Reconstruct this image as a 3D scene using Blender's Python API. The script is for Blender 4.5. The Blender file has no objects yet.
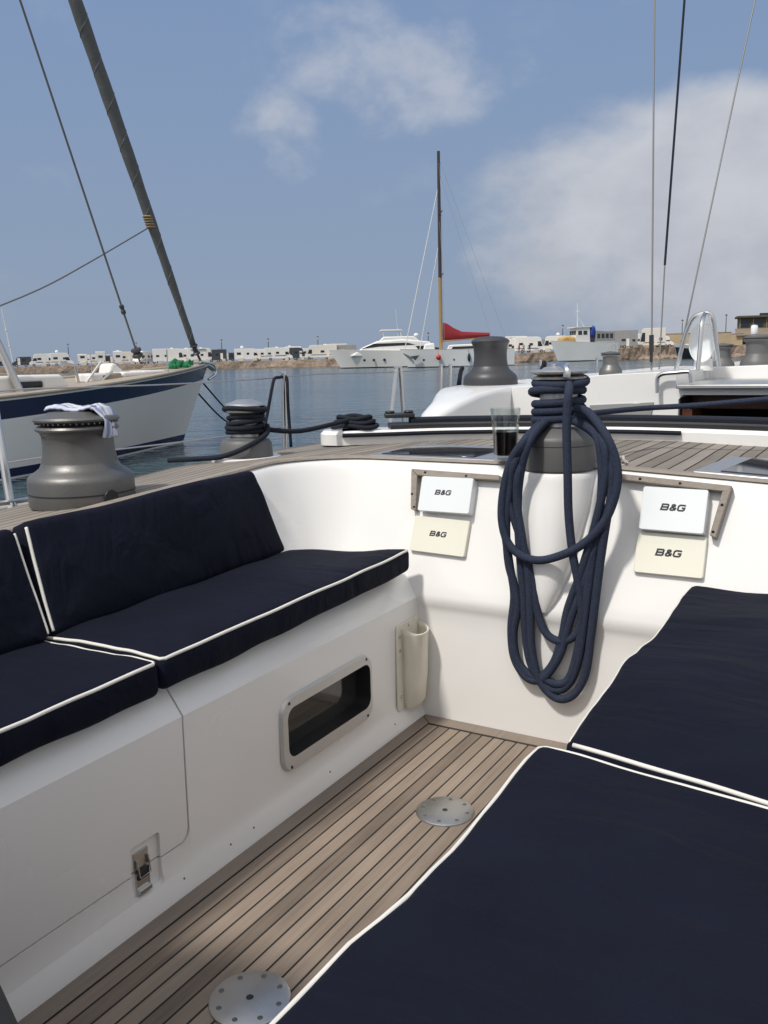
import bpy, bmesh, math, random
from mathutils import Vector, Matrix, noise
R = math.radians
random.seed(7)
sc = bpy.context.scene
COL = sc.collection

# ------------------------------------------------------------------ camera
# frame of the place: X to starboard, Y towards the bow, Z up, the teak cockpit sole at z = 0
F = 885.0; PW, PH = 768, 1024
CAM = Vector((0, 0, 1.05))
YAW, PITCH, ROLL = R(30.768), R(9.95), R(1.4)
_f0 = Vector((-math.sin(YAW), math.cos(YAW), 0)); _r0 = Vector((math.cos(YAW), math.sin(YAW), 0)); _u0 = Vector((0, 0, 1))
FW = _f0*math.cos(PITCH) - _u0*math.sin(PITCH)
_up = _u0*math.cos(PITCH) + _f0*math.sin(PITCH)
RT = _r0*math.cos(ROLL) - _up*math.sin(ROLL)
UP = _up*math.cos(ROLL) + _r0*math.sin(ROLL)
WATER = -0.9

def ray(px, py): return FW + RT*((px-384)/F) - UP*((py-512)/F)
def at(px, py, x=None, y=None, z=None):
    d = ray(px, py)
    if x is not None: t = (x-CAM.x)/d.x
    elif y is not None: t = (y-CAM.y)/d.y
    else: t = (z-CAM.z)/d.z
    return CAM + d*t
RAKE = .36
def wall(px, py, off=0.0):            # point on the raked bulkhead, off = metres aft of it
    n = Vector((0, 1, -RAKE)); k = 2.19-off - RAKE*.37
    d = ray(px, py); t = (k - CAM.dot(n))/d.dot(n)
    return CAM + d*t
def far(px, dist, z=WATER):           # ground point on the bearing seen at that column
    d = ray(px, 357 - (px-384)*.0244); v = Vector((d.x, d.y, 0)).normalized()
    return Vector((v.x*dist, v.y*dist, z)), v

# ------------------------------------------------------------------ materials
def nodes(m):
    m.use_nodes = True; nt = m.node_tree
    return nt, nt.nodes, nt.links, nt.nodes['Principled BSDF']
def mat(name, col, rough=.5, metal=0., var=.08, vscale=6., bump=0., bscale=60., spec=.5, coat=0., sheen=0.):
    m = bpy.data.materials.new(name); nt, N, L, B = nodes(m)
    B.inputs['Roughness'].default_value = rough; B.inputs['Metallic'].default_value = metal
    B.inputs['Specular IOR Level'].default_value = spec; B.inputs['Coat Weight'].default_value = coat
    if sheen: B.inputs['Sheen Weight'].default_value = sheen; B.inputs['Sheen Roughness'].default_value = .4
    tc = N.new('ShaderNodeTexCoord'); nz = N.new('ShaderNodeTexNoise'); nz.inputs['Scale'].default_value = vscale; nz.inputs['Detail'].default_value = 5
    L.new(tc.outputs['Object'], nz.inputs['Vector'])
    mx = N.new('ShaderNodeMix'); mx.data_type = 'RGBA'
    mx.inputs['A'].default_value = tuple(c*(1-var) for c in col)+(1,); mx.inputs['B'].default_value = tuple(min(1, c*(1+var)) for c in col)+(1,)
    L.new(nz.outputs['Fac'], mx.inputs['Factor']); L.new(mx.outputs['Result'], B.inputs['Base Color'])
    mr = N.new('ShaderNodeMapRange'); mr.inputs['To Min'].default_value = max(.02, rough*.85); mr.inputs['To Max'].default_value = min(1, rough*1.2)
    L.new(nz.outputs['Fac'], mr.inputs['Value']); L.new(mr.outputs['Result'], B.inputs['Roughness'])
    if bump:
        n2 = N.new('ShaderNodeTexNoise'); n2.inputs['Scale'].default_value = bscale; n2.inputs['Detail'].default_value = 4
        L.new(tc.outputs['Object'], n2.inputs['Vector'])
        bp = N.new('ShaderNodeBump'); bp.inputs['Strength'].default_value = bump; bp.inputs['Distance'].default_value = .01
        L.new(n2.outputs['Fac'], bp.inputs['Height']); L.new(bp.outputs['Normal'], B.inputs['Normal'])
    return m
def teak(name, pitch, x0, c1, c2, seam=.09, rough=.75, axis=0, seamcol=(.02, .018, .016, 1)):
    m = bpy.data.materials.new(name); nt, N, L, B = nodes(m)
    B.inputs['Specular IOR Level'].default_value = .3
    tc = N.new('ShaderNodeTexCoord'); sp = N.new('ShaderNodeSeparateXYZ'); L.new(tc.outputs['Object'], sp.inputs[0])
    def math_(op, a, b=None):
        n = N.new('ShaderNodeMath'); n.operation = op
        for i, v in ((0, a), (1, b)):
            if v is None: continue
            if isinstance(v, (int, float)): n.inputs[i].default_value = v
            else: L.new(v, n.inputs[i])
        return n.outputs[0]
    u = math_('DIVIDE', math_('SUBTRACT', sp.outputs[axis], x0), pitch)
    fr = math_('FRACT', u); fl = math_('FLOOR', u)
    line = math_('LESS_THAN', math_('ABSOLUTE', math_('SUBTRACT', fr, .5)), .5-seam/2)   # 1 = wood
    wn = N.new('ShaderNodeTexWhiteNoise'); wn.noise_dimensions = '1D'; L.new(fl, wn.inputs['W'])
    mp = N.new('ShaderNodeMapping'); mp.inputs['Scale'].default_value = (90, 3.5, 40) if axis == 0 else (3.5, 90, 40)
    L.new(tc.outputs['Object'], mp.inputs['Vector'])
    g = N.new('ShaderNodeTexNoise'); g.inputs['Scale'].default_value = 1.; g.inputs['Detail'].default_value = 6; g.inputs['Roughness'].default_value = .65
    L.new(mp.outputs['Vector'], g.inputs['Vector'])
    s = N.new('ShaderNodeTexNoise'); s.inputs['Scale'].default_value = 4.5; s.inputs['Detail'].default_value = 5
    L.new(tc.outputs['Object'], s.inputs['Vector'])
    f = math_('ADD', math_('ADD', math_('MULTIPLY', g.outputs['Fac'], .7), math_('MULTIPLY', wn.outputs['Value'], .5)), math_('MULTIPLY', s.outputs['Fac'], .55))
    f = math_('SUBTRACT', f, .40)
    mx = N.new('ShaderNodeMix'); mx.data_type = 'RGBA'; mx.inputs['A'].default_value = c1+(1,); mx.inputs['B'].default_value = c2+(1,)
    L.new(f, mx.inputs['Factor'])
    m2 = N.new('ShaderNodeMix'); m2.data_type = 'RGBA'; m2.inputs['A'].default_value = seamcol
    L.new(line, m2.inputs['Factor']); L.new(mx.outputs['Result'], m2.inputs['B']); L.new(m2.outputs['Result'], B.inputs['Base Color'])
    B.inputs['Roughness'].default_value = rough
    h = math_('ADD', math_('MULTIPLY', line, .6), math_('MULTIPLY', g.outputs['Fac'], .5))
    bp = N.new('ShaderNodeBump'); bp.inputs['Strength'].default_value = .35; bp.inputs['Distance'].default_value = .004
    L.new(h, bp.inputs['Height']); L.new(bp.outputs['Normal'], B.inputs['Normal'])
    return m
def fabric(name, c):
    m = bpy.data.materials.new(name); nt, N, L, B = nodes(m)
    B.inputs['Roughness'].default_value = .8; B.inputs['Specular IOR Level'].default_value = .10
    B.inputs['Sheen Weight'].default_value = .008; B.inputs['Sheen Roughness'].default_value = .5
    tc = N.new('ShaderNodeTexCoord')
    big = N.new('ShaderNodeTexNoise'); big.inputs['Scale'].default_value = 5; big.inputs['Detail'].default_value = 4; L.new(tc.outputs['Object'], big.inputs['Vector'])
    mx = N.new('ShaderNodeMix'); mx.data_type = 'RGBA'; mx.inputs['A'].default_value = tuple(v*.6 for v in c)+(1,); mx.inputs['B'].default_value = tuple(v*1.45 for v in c)+(1,)
    L.new(big.outputs['Fac'], mx.inputs['Factor']); L.new(mx.outputs['Result'], B.inputs['Base Color'])
    w = N.new('ShaderNodeTexNoise'); w.inputs['Scale'].default_value = 700; w.inputs['Detail'].default_value = 2; L.new(tc.outputs['Object'], w.inputs['Vector'])
    mp = N.new('ShaderNodeMapping'); mp.inputs['Scale'].default_value = (3, 9, 6); mp.inputs['Rotation'].default_value = (0, 0, .5); L.new(tc.outputs['Object'], mp.inputs['Vector'])
    wr = N.new('ShaderNodeTexNoise'); wr.inputs['Scale'].default_value = 1.2; wr.inputs['Detail'].default_value = 3; wr.inputs['Distortion'].default_value = .6; L.new(mp.outputs['Vector'], wr.inputs['Vector'])
    b1 = N.new('ShaderNodeBump'); b1.inputs['Strength'].default_value = .7; b1.inputs['Distance'].default_value = .03; L.new(wr.outputs['Fac'], b1.inputs['Height'])
    b2 = N.new('ShaderNodeBump'); b2.inputs['Strength'].default_value = .6; b2.inputs['Distance'].default_value = .0015; L.new(w.outputs['Fac'], b2.inputs['Height']); L.new(b1.outputs['Normal'], b2.inputs['Normal'])
    L.new(b2.outputs['Normal'], B.inputs['Normal'])
    return m
def glassmat(name, col=(1, 1, 1), rough=.0, ior=1.45):
    m = bpy.data.materials.new(name); nt, N, L, B = nodes(m)
    B.inputs['Base Color'].default_value = col+(1,); B.inputs['Transmission Weight'].default_value = 1; B.inputs['Roughness'].default_value = rough; B.inputs['IOR'].default_value = ior
    tc = N.new('ShaderNodeTexCoord'); nz = N.new('ShaderNodeTexNoise'); nz.inputs['Scale'].default_value = 30; L.new(tc.outputs['Object'], nz.inputs['Vector'])
    mr = N.new('ShaderNodeMapRange'); mr.inputs['To Min'].default_value = rough; mr.inputs['To Max'].default_value = rough+.05; L.new(nz.outputs['Fac'], mr.inputs['Value']); L.new(mr.outputs['Result'], B.inputs['Roughness'])
    return m
def ropemat(name, c):
    m = bpy.data.materials.new(name); nt, N, L, B = nodes(m)
    B.inputs['Roughness'].default_value = .85; B.inputs['Specular IOR Level'].default_value = .25
    tc = N.new('ShaderNodeTexCoord'); vo = N.new('ShaderNodeTexVoronoi'); vo.inputs['Scale'].default_value = 400; L.new(tc.outputs['Object'], vo.inputs['Vector'])
    mx = N.new('ShaderNodeMix'); mx.data_type = 'RGBA'; mx.inputs['A'].default_value = tuple(v*1.7 for v in c)+(1,); mx.inputs['B'].default_value = tuple(v*.35 for v in c)+(1,)
    L.new(vo.outputs['Distance'], mx.inputs['Factor']); L.new(mx.outputs['Result'], B.inputs['Base Color'])
    bp = N.new('ShaderNodeBump'); bp.inputs['Strength'].default_value = .5; bp.inputs['Distance'].default_value = .002; bp.invert = True
    L.new(vo.outputs['Distance'], bp.inputs['Height']); L.new(bp.outputs['Normal'], B.inputs['Normal'])
    return m

GEL = mat('white_gelcoat', (.80, .79, .77), .26, var=.045, vscale=2.2, coat=.35)
GEL2 = mat('white_hull_paint', (.72, .72, .71), .25, var=.04, vscale=.6)
CREAM = mat('cream_plastic', (.75, .735, .63), .4, var=.03)
WPLAS = mat('white_plastic', (.74, .775, .79), .35, var=.02)
IVORY = mat('aged_ivory_plastic', (.74, .70, .60), .5, var=.12, vscale=14)
SOLE = teak('teak_sole', .0342, -1.14, (.11, .086, .068), (.365, .292, .23), seam=.125)
DECKT = teak('weathered_teak_deck', .042, 0., (.14, .122, .104), (.32, .285, .245), seam=.12, rough=.85)
TRIM = mat('weathered_teak_trim', (.27, .235, .20), .7, var=.25, vscale=25, bump=.3, bscale=90)
BORDER = teak('teak_border', 5., -4., (.15, .122, .10), (.32, .265, .22), seam=0.)
CAULK = mat('black_caulking', (.02, .018, .016), .7)
NAVY = fabric('navy_canvas', (.0062, .0078, .0165))
PIPE = mat('white_piping', (.70, .68, .63), .7, var=.08, vscale=40)
ROPE = ropemat('navy_braid', (.026, .034, .060))
ROPEB = ropemat('black_braid', (.014, .017, .026))
WGREY = mat('grey_anodised', (.15, .147, .143), .42, .55, var=.10, vscale=12, bump=.05, bscale=120)
WBASE = mat('grey_composite', (.115, .115, .115), .5, .1, var=.10, vscale=14)
WDARK = mat('anthracite_composite', (.055, .055, .06), .42, .2, var=.12, vscale=10)
STEEL = mat('stainless_steel', (.62, .61, .59), .22, 1., var=.06, vscale=20)
SATIN = mat('satin_stainless', (.50, .49, .47), .38, 1., var=.10, vscale=25, bump=.05, bscale=200)
ALU = mat('brushed_aluminium', (.55, .545, .53), .38, .85, var=.06, vscale=20)
BLACK = mat('black_plastic', (.018, .018, .02), .45, var=.15)
TINT = mat('smoked_acrylic', (.012, .013, .017), .06, var=.15, spec=.6)
TINT2 = mat('dark_window', (.02, .024, .03), .12, var=.2)
MAHOG = mat('mahogany', (.10, .035, .018), .3, var=.3, vscale=14)
DARKIN = mat('cabin_interior', (.035, .028, .024), .7, var=.3)
SHADEGREY = mat('grey_vinyl', (.04, .039, .039), .55, var=.15)
INK = mat('black_print', (.02, .02, .025), .5)
COLA = mat('dark_cola', (.005, .003, .002), .08, var=.1)
GLASS = bpy.data.materials.new('clear_glass'); GLASS.use_nodes = True; _n, _l = GLASS.node_tree.nodes, GLASS.node_tree.links
_n.remove(_n['Principled BSDF']); _lw = _n.new('ShaderNodeLayerWeight'); _lw.inputs['Blend'].default_value = .5; _fr = _n.new('ShaderNodeMapRange'); _fr.inputs['From Min'].default_value = .25; _fr.inputs['To Min'].default_value = .07; _fr.inputs['To Max'].default_value = .6; _l.new(_lw.outputs['Facing'], _fr.inputs['Value']); _tr = _n.new('ShaderNodeBsdfTransparent'); _tr.inputs['Color'].default_value = (.93, .95, .94, 1)
_gl = _n.new('ShaderNodeBsdfGlossy'); _gl.inputs['Roughness'].default_value = .03; _mx = _n.new('ShaderNodeMixShader')
_l.new(_fr.outputs[0], _mx.inputs[0]); _l.new(_tr.outputs[0], _mx.inputs[1]); _l.new(_gl.outputs[0], _mx.inputs[2]); _l.new(_mx.outputs[0], _n['Material Output'].inputs['Surface'])
FRAMEM = mat('matt_stainless', (.58, .565, .54), .42, .35, var=.06, vscale=20)
STAYM = mat('grey_wire', (.17, .17, .17), .5, .3)
GREYPANE = mat('grey_tinted_pane', (.032, .033, .033), .07, var=.2, spec=.6)
PALEWIN = mat('pale_tinted_window', (.30, .30, .30), .12, var=.1)
TOWEL = None

# ------------------------------------------------------------------ mesh helpers
def link(o): COL.objects.link(o); return o
def thing(name, label, cat, loc=(0, 0, 0), rot=0., group=None):
    o = link(bpy.data.objects.new(name, None)); o.empty_display_size = .1
    o.location = loc; o.rotation_euler = (0, 0, rot); tag(o, label, cat, group); return o
def tag(o, label=None, cat=None, group=None, kind=None):
    if label: o['label'] = label
    if cat: o['category'] = cat
    if group: o['group'] = group
    if kind: o['kind'] = kind
    return o
def obj(name, bm, m, parent=None, smooth=35, bevel=0, seg=2, world=False, kind=None):
    """links the bmesh as one object; world=True: coordinates are world coordinates, moved into the parent's frame"""
    if world and parent is not None:
        L = Vector(parent['_o']) if '_o' in parent else parent.location
        bmesh.ops.translate(bm, verts=bm.verts, vec=-Vector(parent.location))
    bmesh.ops.recalc_face_normals(bm, faces=bm.faces)
    me = bpy.data.meshes.new(name); bm.to_mesh(me); bm.free()
    for k in (m if isinstance(m, (list, tuple)) else [m]): me.materials.append(k)
    if smooth:
        for p in me.polygons: p.use_smooth = True
        me.set_sharp_from_angle(angle=R(smooth))
    o = link(bpy.data.objects.new(name, me))
    if parent is not None: o.parent = parent
    if bevel:
        b = o.modifiers.new('edge', 'BEVEL'); b.width = bevel; b.segments = seg; b.limit_method = 'ANGLE'; b.angle_limit = R(40)
    if kind: o['kind'] = kind
    return o
def BM(): return bmesh.new()
def box(bm, c, s, rz=0., M=None):
    r = bmesh.ops.create_cube(bm, size=1.0); vs = r['verts']
    T = Matrix.Translation(c) @ Matrix.Rotation(rz, 4, 'Z') @ Matrix.Diagonal((s[0], s[1], s[2], 1))
    bmesh.ops.transform(bm, matrix=T if M is None else M @ T, verts=vs); return vs
def box2(bm, a, b): return box(bm, [(a[i]+b[i])/2 for i in range(3)], [abs(a[i]-b[i]) for i in range(3)])
def lathe(bm, prof, c=(0, 0, 0), seg=40, M=None, mi=0):
    rings = []
    for r, z in prof:
        if r < 1e-5: rings.append([bm.verts.new((0, 0, z))]); continue
        rings.append([bm.verts.new((r*math.cos(2*math.pi*k/seg), r*math.sin(2*math.pi*k/seg), z)) for k in range(seg)])
    for a, b in zip(rings, rings[1:]):
        for k in range(seg):
            k2 = (k+1) % seg
            if len(a) == 1 and len(b) == 1: continue
            if len(a) == 1: f = bm.faces.new((a[0], b[k2], b[k]))
            elif len(b) == 1: f = bm.faces.new((a[k], a[k2], b[0]))
            else: f = bm.faces.new((a[k], a[k2], b[k2], b[k]))
            f.material_index = mi
    vs = [v for r in rings for v in r]
    bmesh.ops.transform(bm, matrix=(M or Matrix.Identity(4)) if M else Matrix.Translation(c), verts=vs); return vs
def catmull(P, n, closed=False):
    P = [Vector(p) for p in P]; out = []; m = len(P)
    rng = range(m if closed else m-1)
    for i in rng:
        g = (lambda j: P[j % m]) if closed else (lambda j: P[max(0, min(m-1, j))])
        p0, p1, p2, p3 = g(i-1), g(i), g(i+1), g(i+2)
        for k in range(n):
            t = k/n
            out.append(.5*((2*p1)+(-p0+p2)*t+(2*p0-5*p1+4*p2-p3)*t*t+(-p0+3*p1-3*p2+p3)*t**3))
    if not closed: out.append(P[-1])
    return out
def tube(bm, pts, r, seg=8, closed=False, smooth=0, caps=True):
    pts = [Vector(p) for p in pts]
    if smooth: pts = catmull(pts, smooth, closed)
    n = len(pts); rr = r if callable(r) else (lambda t: r)
    rings = []; nrm = None
    for i, p in enumerate(pts):
        a = pts[(i-1) % n] if closed or i > 0 else p; b = pts[(i+1) % n] if closed or i < n-1 else p
        d = (b-a); d = d.normalized() if d.length > 1e-9 else Vector((0, 0, 1))
        if nrm is None:
            nrm = d.cross(Vector((0, 0, 1)));
            if nrm.length < 1e-3: nrm = d.cross(Vector((1, 0, 0)))
        nrm = (nrm - d*nrm.dot(d)).normalized(); bn = d.cross(nrm)
        q = rr(i/max(1, n-1))
        rings.append([bm.verts.new(p + (nrm*math.cos(2*math.pi*k/seg)+bn*math.sin(2*math.pi*k/seg))*q) for k in range(seg)])
    for i in range(n if closed else n-1):
        A, Bq = rings[i], rings[(i+1) % n]
        for k in range(seg): bm.faces.new((A[k], A[(k+1) % seg], Bq[(k+1) % seg], Bq[k]))
    if caps and not closed:
        bm.faces.new(rings[0][::-1]); bm.faces.new(rings[-1])
def loft(bm, secs, closed=False, mats=None, capends=False):
    V = [[bm.verts.new(p) for p in s] for s in secs]
    for i in range(len(V)-1):
        n = len(V[i])
        for k in range(n if closed else n-1):
            q = [V[i][k], V[i][(k+1) % n], V[i+1][(k+1) % n], V[i+1][k]]
            try:
                f = bm.faces.new(q)
                if mats: f.material_index = mats[k]
            except ValueError: pass
    if capends:
        for s in (V[0], V[-1]):
            try: bm.faces.new(s)
            except ValueError: pass
    return V
def prism(bm, poly, vec):
    """poly: list of 3-D points (planar), extruded by vec"""
    a = [bm.verts.new(p) for p in poly]; b = [bm.verts.new(Vector(p)+Vector(vec)) for p in poly]
    bm.faces.new(a); bm.faces.new(b[::-1]); n = len(a)
    for i in range(n): bm.faces.new((a[i], a[(i+1) % n], b[(i+1) % n], b[i]))
def rrect(w, h, r, n=5):
    out = []
    for cx, cy, a0 in ((w/2-r, h/2-r, 0), (-w/2+r, h/2-r, 90), (-w/2+r, -h/2+r, 180), (w/2-r, -h/2+r, 270)):
        for k in range(n+1):
            a = R(a0+90*k/n); out.append((cx+r*math.cos(a), cy+r*math.sin(a)))
    return out
def cut(o, bm):
    """boolean-subtract a bmesh (object's own coordinates) and bake the result"""
    bmesh.ops.recalc_face_normals(bm, faces=bm.faces)
    me = bpy.data.meshes.new('cutter'); bm.to_mesh(me); bm.free()
    c = link(bpy.data.objects.new('cutter', me)); c.matrix_world = o.matrix_world
    c.parent = o.parent
    md = o.modifiers.new('cut', 'BOOLEAN'); md.object = c; md.operation = 'DIFFERENCE'; md.solver = 'EXACT'
    bpy.context.view_layer.update()
    ev = o.evaluated_get(bpy.context.evaluated_depsgraph_get()); new = bpy.data.meshes.new_from_object(ev)
    o.modifiers.remove(md); old = o.data; o.data = new; bpy.data.meshes.remove(old)
    bpy.data.objects.remove(c); bpy.data.meshes.remove(me)
    for p in o.data.polygons: p.use_smooth = True
    o.data.set_sharp_from_angle(angle=R(35))
def strip(bm, pts, wd, z, closed=False):
    P = [Vector((x, y, 0)) for x, y in pts]; n = len(P); A, Bq = [], []
    for i in range(n):
        a = P[(i-1) % n] if (closed or i) else P[i]; b = P[(i+1) % n] if (closed or i < n-1) else P[i]
        d1 = (P[i]-a).normalized() if (P[i]-a).length else (b-P[i]).normalized(); d2 = (b-P[i]).normalized() if (b-P[i]).length else d1
        t = (d1+d2).normalized(); nn = Vector((-t.y, t.x, 0)); k = wd/2/max(.5, nn.dot(Vector((-d1.y, d1.x, 0))))
        A.append(bm.verts.new(P[i]+nn*k+Vector((0, 0, z)))); Bq.append(bm.verts.new(P[i]-nn*k+Vector((0, 0, z))))
    for i in range(n if closed else n-1):
        k = (i+1) % n; bm.faces.new((A[i], A[k], Bq[k], Bq[i]))
def instrument_lettering():
    bm = BM(); t = .33
    def L_(x0, lst):
        for q, (pts, cl) in enumerate(lst): strip(bm, [(x0+x+.26*y, y) for x, y in pts], t, .0003*q, cl)
    L_(0, [([(0, 0), (0, 1), (1.0, 1), (1.16, .9), (1.16, .63), (1.0, .5), (1.2, .38), (1.2, .12), (1.04, 0)], True), ([(.12, .5), (.98, .5)], False)])
    L_(1.62, [([(1.12, -.02), (.26, .72), (.26, .9), (.40, 1), (.66, 1), (.80, .9), (.78, .74), (.14, .36), (.10, .14), (.24, 0), (.66, 0), (1.12, .46)], False)])
    L_(3.12, [([(1.26, .84), (1.08, 1), (.24, 1), (0, .82), (0, .18), (.22, 0), (1.0, 0), (1.2, .16), (1.2, .48), (.66, .48)], False)])
    return bm

# ------------------------------------------------------------------ world and sun
SUN = Vector((-.155, -.545, .82)).normalized()
w = bpy.data.worlds.new('World'); sc.world = w; w.use_nodes = True
N, L = w.node_tree.nodes, w.node_tree.links
bg = N['Background']; bg.inputs['Strength'].default_value = .135
sky = N.new('ShaderNodeTexSky'); sky.sky_type = 'NISHITA'; sky.sun_disc = False
sky.sun_elevation = math.asin(SUN.z); sky.sun_rotation = math.atan2(SUN.x, SUN.y)
sky.air_density = 1.0; sky.dust_density = 1.2; sky.ozone_density = 2.0
tc = N.new('ShaderNodeTexCoord')
def wmath(op, a, b=None, c=None):
    n = N.new('ShaderNodeMath'); n.operation = op
    for i, v in enumerate((a, b, c)):
        if v is None: continue
        if isinstance(v, (int, float)): n.inputs[i].default_value = v
        else: L.new(v, n.inputs[i])
    return n.outputs[0]
def wrange(v, a, b, c, d, smooth=True):
    n = N.new('ShaderNodeMapRange'); n.interpolation_type = 'SMOOTHSTEP' if smooth else 'LINEAR'
    L.new(v, n.inputs['Value'])
    for k, q in zip(('From Min', 'From Max', 'To Min', 'To Max'), (a, b, c, d)): n.inputs[k].default_value = q
    return n.outputs['Result']
def wblob(px, py, rx, ry):
    """soft elliptical region of the sky round a direction (rx, ry in radians)"""
    d = ray(px, py).normalized(); rt = d.cross(Vector((0, 0, 1))).normalized(); up = rt.cross(d)
    def dot(v, s):
        n = N.new('ShaderNodeVectorMath'); n.operation = 'DOT_PRODUCT'; L.new(tc.outputs['Generated'], n.inputs[0]); n.inputs[1].default_value = v; return wmath('DIVIDE', n.outputs['Value'], s)
    a = dot(rt, rx); b = dot(up, ry); c = dot(d, 1.)
    q = wmath('ADD', wmath('MULTIPLY', a, a), wmath('MULTIPLY', b, b))
    front = wmath('GREATER_THAN', c, 0.)
    return wmath('MULTIPLY', wmath('SUBTRACT', 1., wmath('MINIMUM', q, 4.)), front), front
def wnoise(sx, scale, detail, dist=.3, rough=.55):
    mp = N.new('ShaderNodeMapping'); mp.inputs['Scale'].default_value = sx; L.new(tc.outputs['Generated'], mp.inputs['Vector'])
    n = N.new('ShaderNodeTexNoise'); n.inputs['Scale'].default_value = scale; n.inputs['Detail'].default_value = detail; n.inputs['Distortion'].default_value = dist; n.inputs['Roughness'].default_value = rough
    L.new(mp.outputs['Vector'], n.inputs['Vector']); return n.outputs['Fac']
n1 = wnoise((1, 1, 1.7), 8, 10, .0, .52); n2 = wnoise((1, 1, 1.4), 12, 10, .1, .55)
b1, _ = wblob(815, 215, .34, .145); b2, _ = wblob(385, 70, .14, .06); b3, _ = wblob(285, 125, .05, .05); b4, _ = wblob(690, 260, .2, .1)
c1 = wrange(wmath('ADD', wmath('MULTIPLY', b1, .75), wmath('MULTIPLY', n1, 1.15)), .50, 1.02, 0, .86)
c2 = wrange(wmath('ADD', wmath('MULTIPLY', wmath('MAXIMUM', b2, b3), .36), wmath('MULTIPLY', n2, 1.25)), .58, 1.10, 0, .55)
c0 = wrange(wmath('ADD', n1, wmath('MULTIPLY', n2, .4)), .78, 1.1, 0, .18)
cl = wmath('MAXIMUM', wmath('MAXIMUM', c1, c2), c0)
sep = N.new('ShaderNodeSeparateXYZ'); L.new(tc.outputs['Generated'], sep.inputs[0])
hz = wrange(sep.outputs['Z'], -.05, .6, .96, .80)
haze = N.new('ShaderNodeMix'); haze.data_type = 'RGBA'; hcol = N.new('ShaderNodeMix'); hcol.data_type = 'RGBA'; hcol.inputs['A'].default_value = (2.02, 2.5, 3.3, 1); hcol.inputs['B'].default_value = (1.5, 2.22, 3.65, 1)
L.new(wrange(sep.outputs['Z'], -.02, .40, 0, 1, False), hcol.inputs['Factor']); L.new(hcol.outputs['Result'], haze.inputs['B'])
L.new(hz, haze.inputs['Factor']); L.new(sky.outputs['Color'], haze.inputs['A'])
ccol = N.new('ShaderNodeMix'); ccol.data_type = 'RGBA'; ccol.inputs['A'].default_value = (3.45, 3.6, 4.0, 1); ccol.inputs['B'].default_value = (4.5, 4.6, 4.9, 1)
L.new(wrange(wmath('ADD', n2, wmath('MULTIPLY', sep.outputs['Z'], 1.2)), .35, .95, 0, 1), ccol.inputs['Factor'])
mxs = N.new('ShaderNodeMix'); mxs.data_type = 'RGBA'; L.new(cl, mxs.inputs['Factor']); L.new(haze.outputs['Result'], mxs.inputs['A']); L.new(ccol.outputs['Result'], mxs.inputs['B'])
# hazy glow round the sun and unseen bank to starboard, added to fill shade
dn = N.new('ShaderNodeVectorMath'); dn.operation = 'DOT_PRODUCT'; L.new(tc.outputs['Generated'], dn.inputs[0]); dn.inputs[1].default_value = SUN
glow = wmath('POWER', wrange(dn.outputs['Value'], .1, 1., 0, 1, False), 2.)
db = N.new('ShaderNodeVectorMath'); db.operation = 'DOT_PRODUCT'; L.new(tc.outputs['Generated'], db.inputs[0]); db.inputs[1].default_value = Vector((.93, .05, .36)).normalized()
bank = wmath('MULTIPLY', wrange(dn.outputs['Value'], -.9, 1., 1, 1, False), wrange(wmath('ADD', db.outputs['Value'], wmath('MULTIPLY', n1, .25)), .55, 1.0, 0, .75))
mxb = N.new('ShaderNodeMix'); mxb.data_type = 'RGBA'; mxb.inputs['B'].default_value = (5.6, 5.55, 5.6, 1); L.new(bank, mxb.inputs['Factor']); L.new(mxs.outputs['Result'], mxb.inputs['A'])
mxg = N.new('ShaderNodeMix'); mxg.data_type = 'RGBA'; mxg.inputs['B'].default_value = (8.2, 8.0, 7.8, 1); L.new(glow, mxg.inputs['Factor']); L.new(mxb.outputs['Result'], mxg.inputs['A'])
L.new(mxg.outputs['Result'], bg.inputs['Color'])
sl = bpy.data.lights.new('sun', 'SUN'); sl.energy = 3.0; sl.angle = R(4.5); sl.color = (1, .955, .89)
so = link(bpy.data.objects.new('sun', sl)); so.rotation_euler = (-SUN).to_track_quat('-Z', 'Y').to_euler(); so.location = SUN*50
vs = sc.view_settings; vs.view_transform = 'Standard'; vs.look = 'None'; vs.exposure = 0.; vs.gamma = 1

cd = bpy.data.cameras.new('camera'); co = link(bpy.data.objects.new('camera', cd)); sc.camera = co
cd.sensor_fit = 'VERTICAL'; cd.sensor_height = 36; cd.lens = F/1024*36; cd.clip_start = .02; cd.clip_end = 6000
M = Matrix((( RT.x, UP.x, -FW.x), (RT.y, UP.y, -FW.y), (RT.z, UP.z, -FW.z))).to_4x4(); M.translation = CAM; co.matrix_world = M
sc.render.resolution_x, sc.render.resolution_y = PW, PH
sc.cycles.use_denoising = True
sc.cycles.max_bounces = 8

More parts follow.
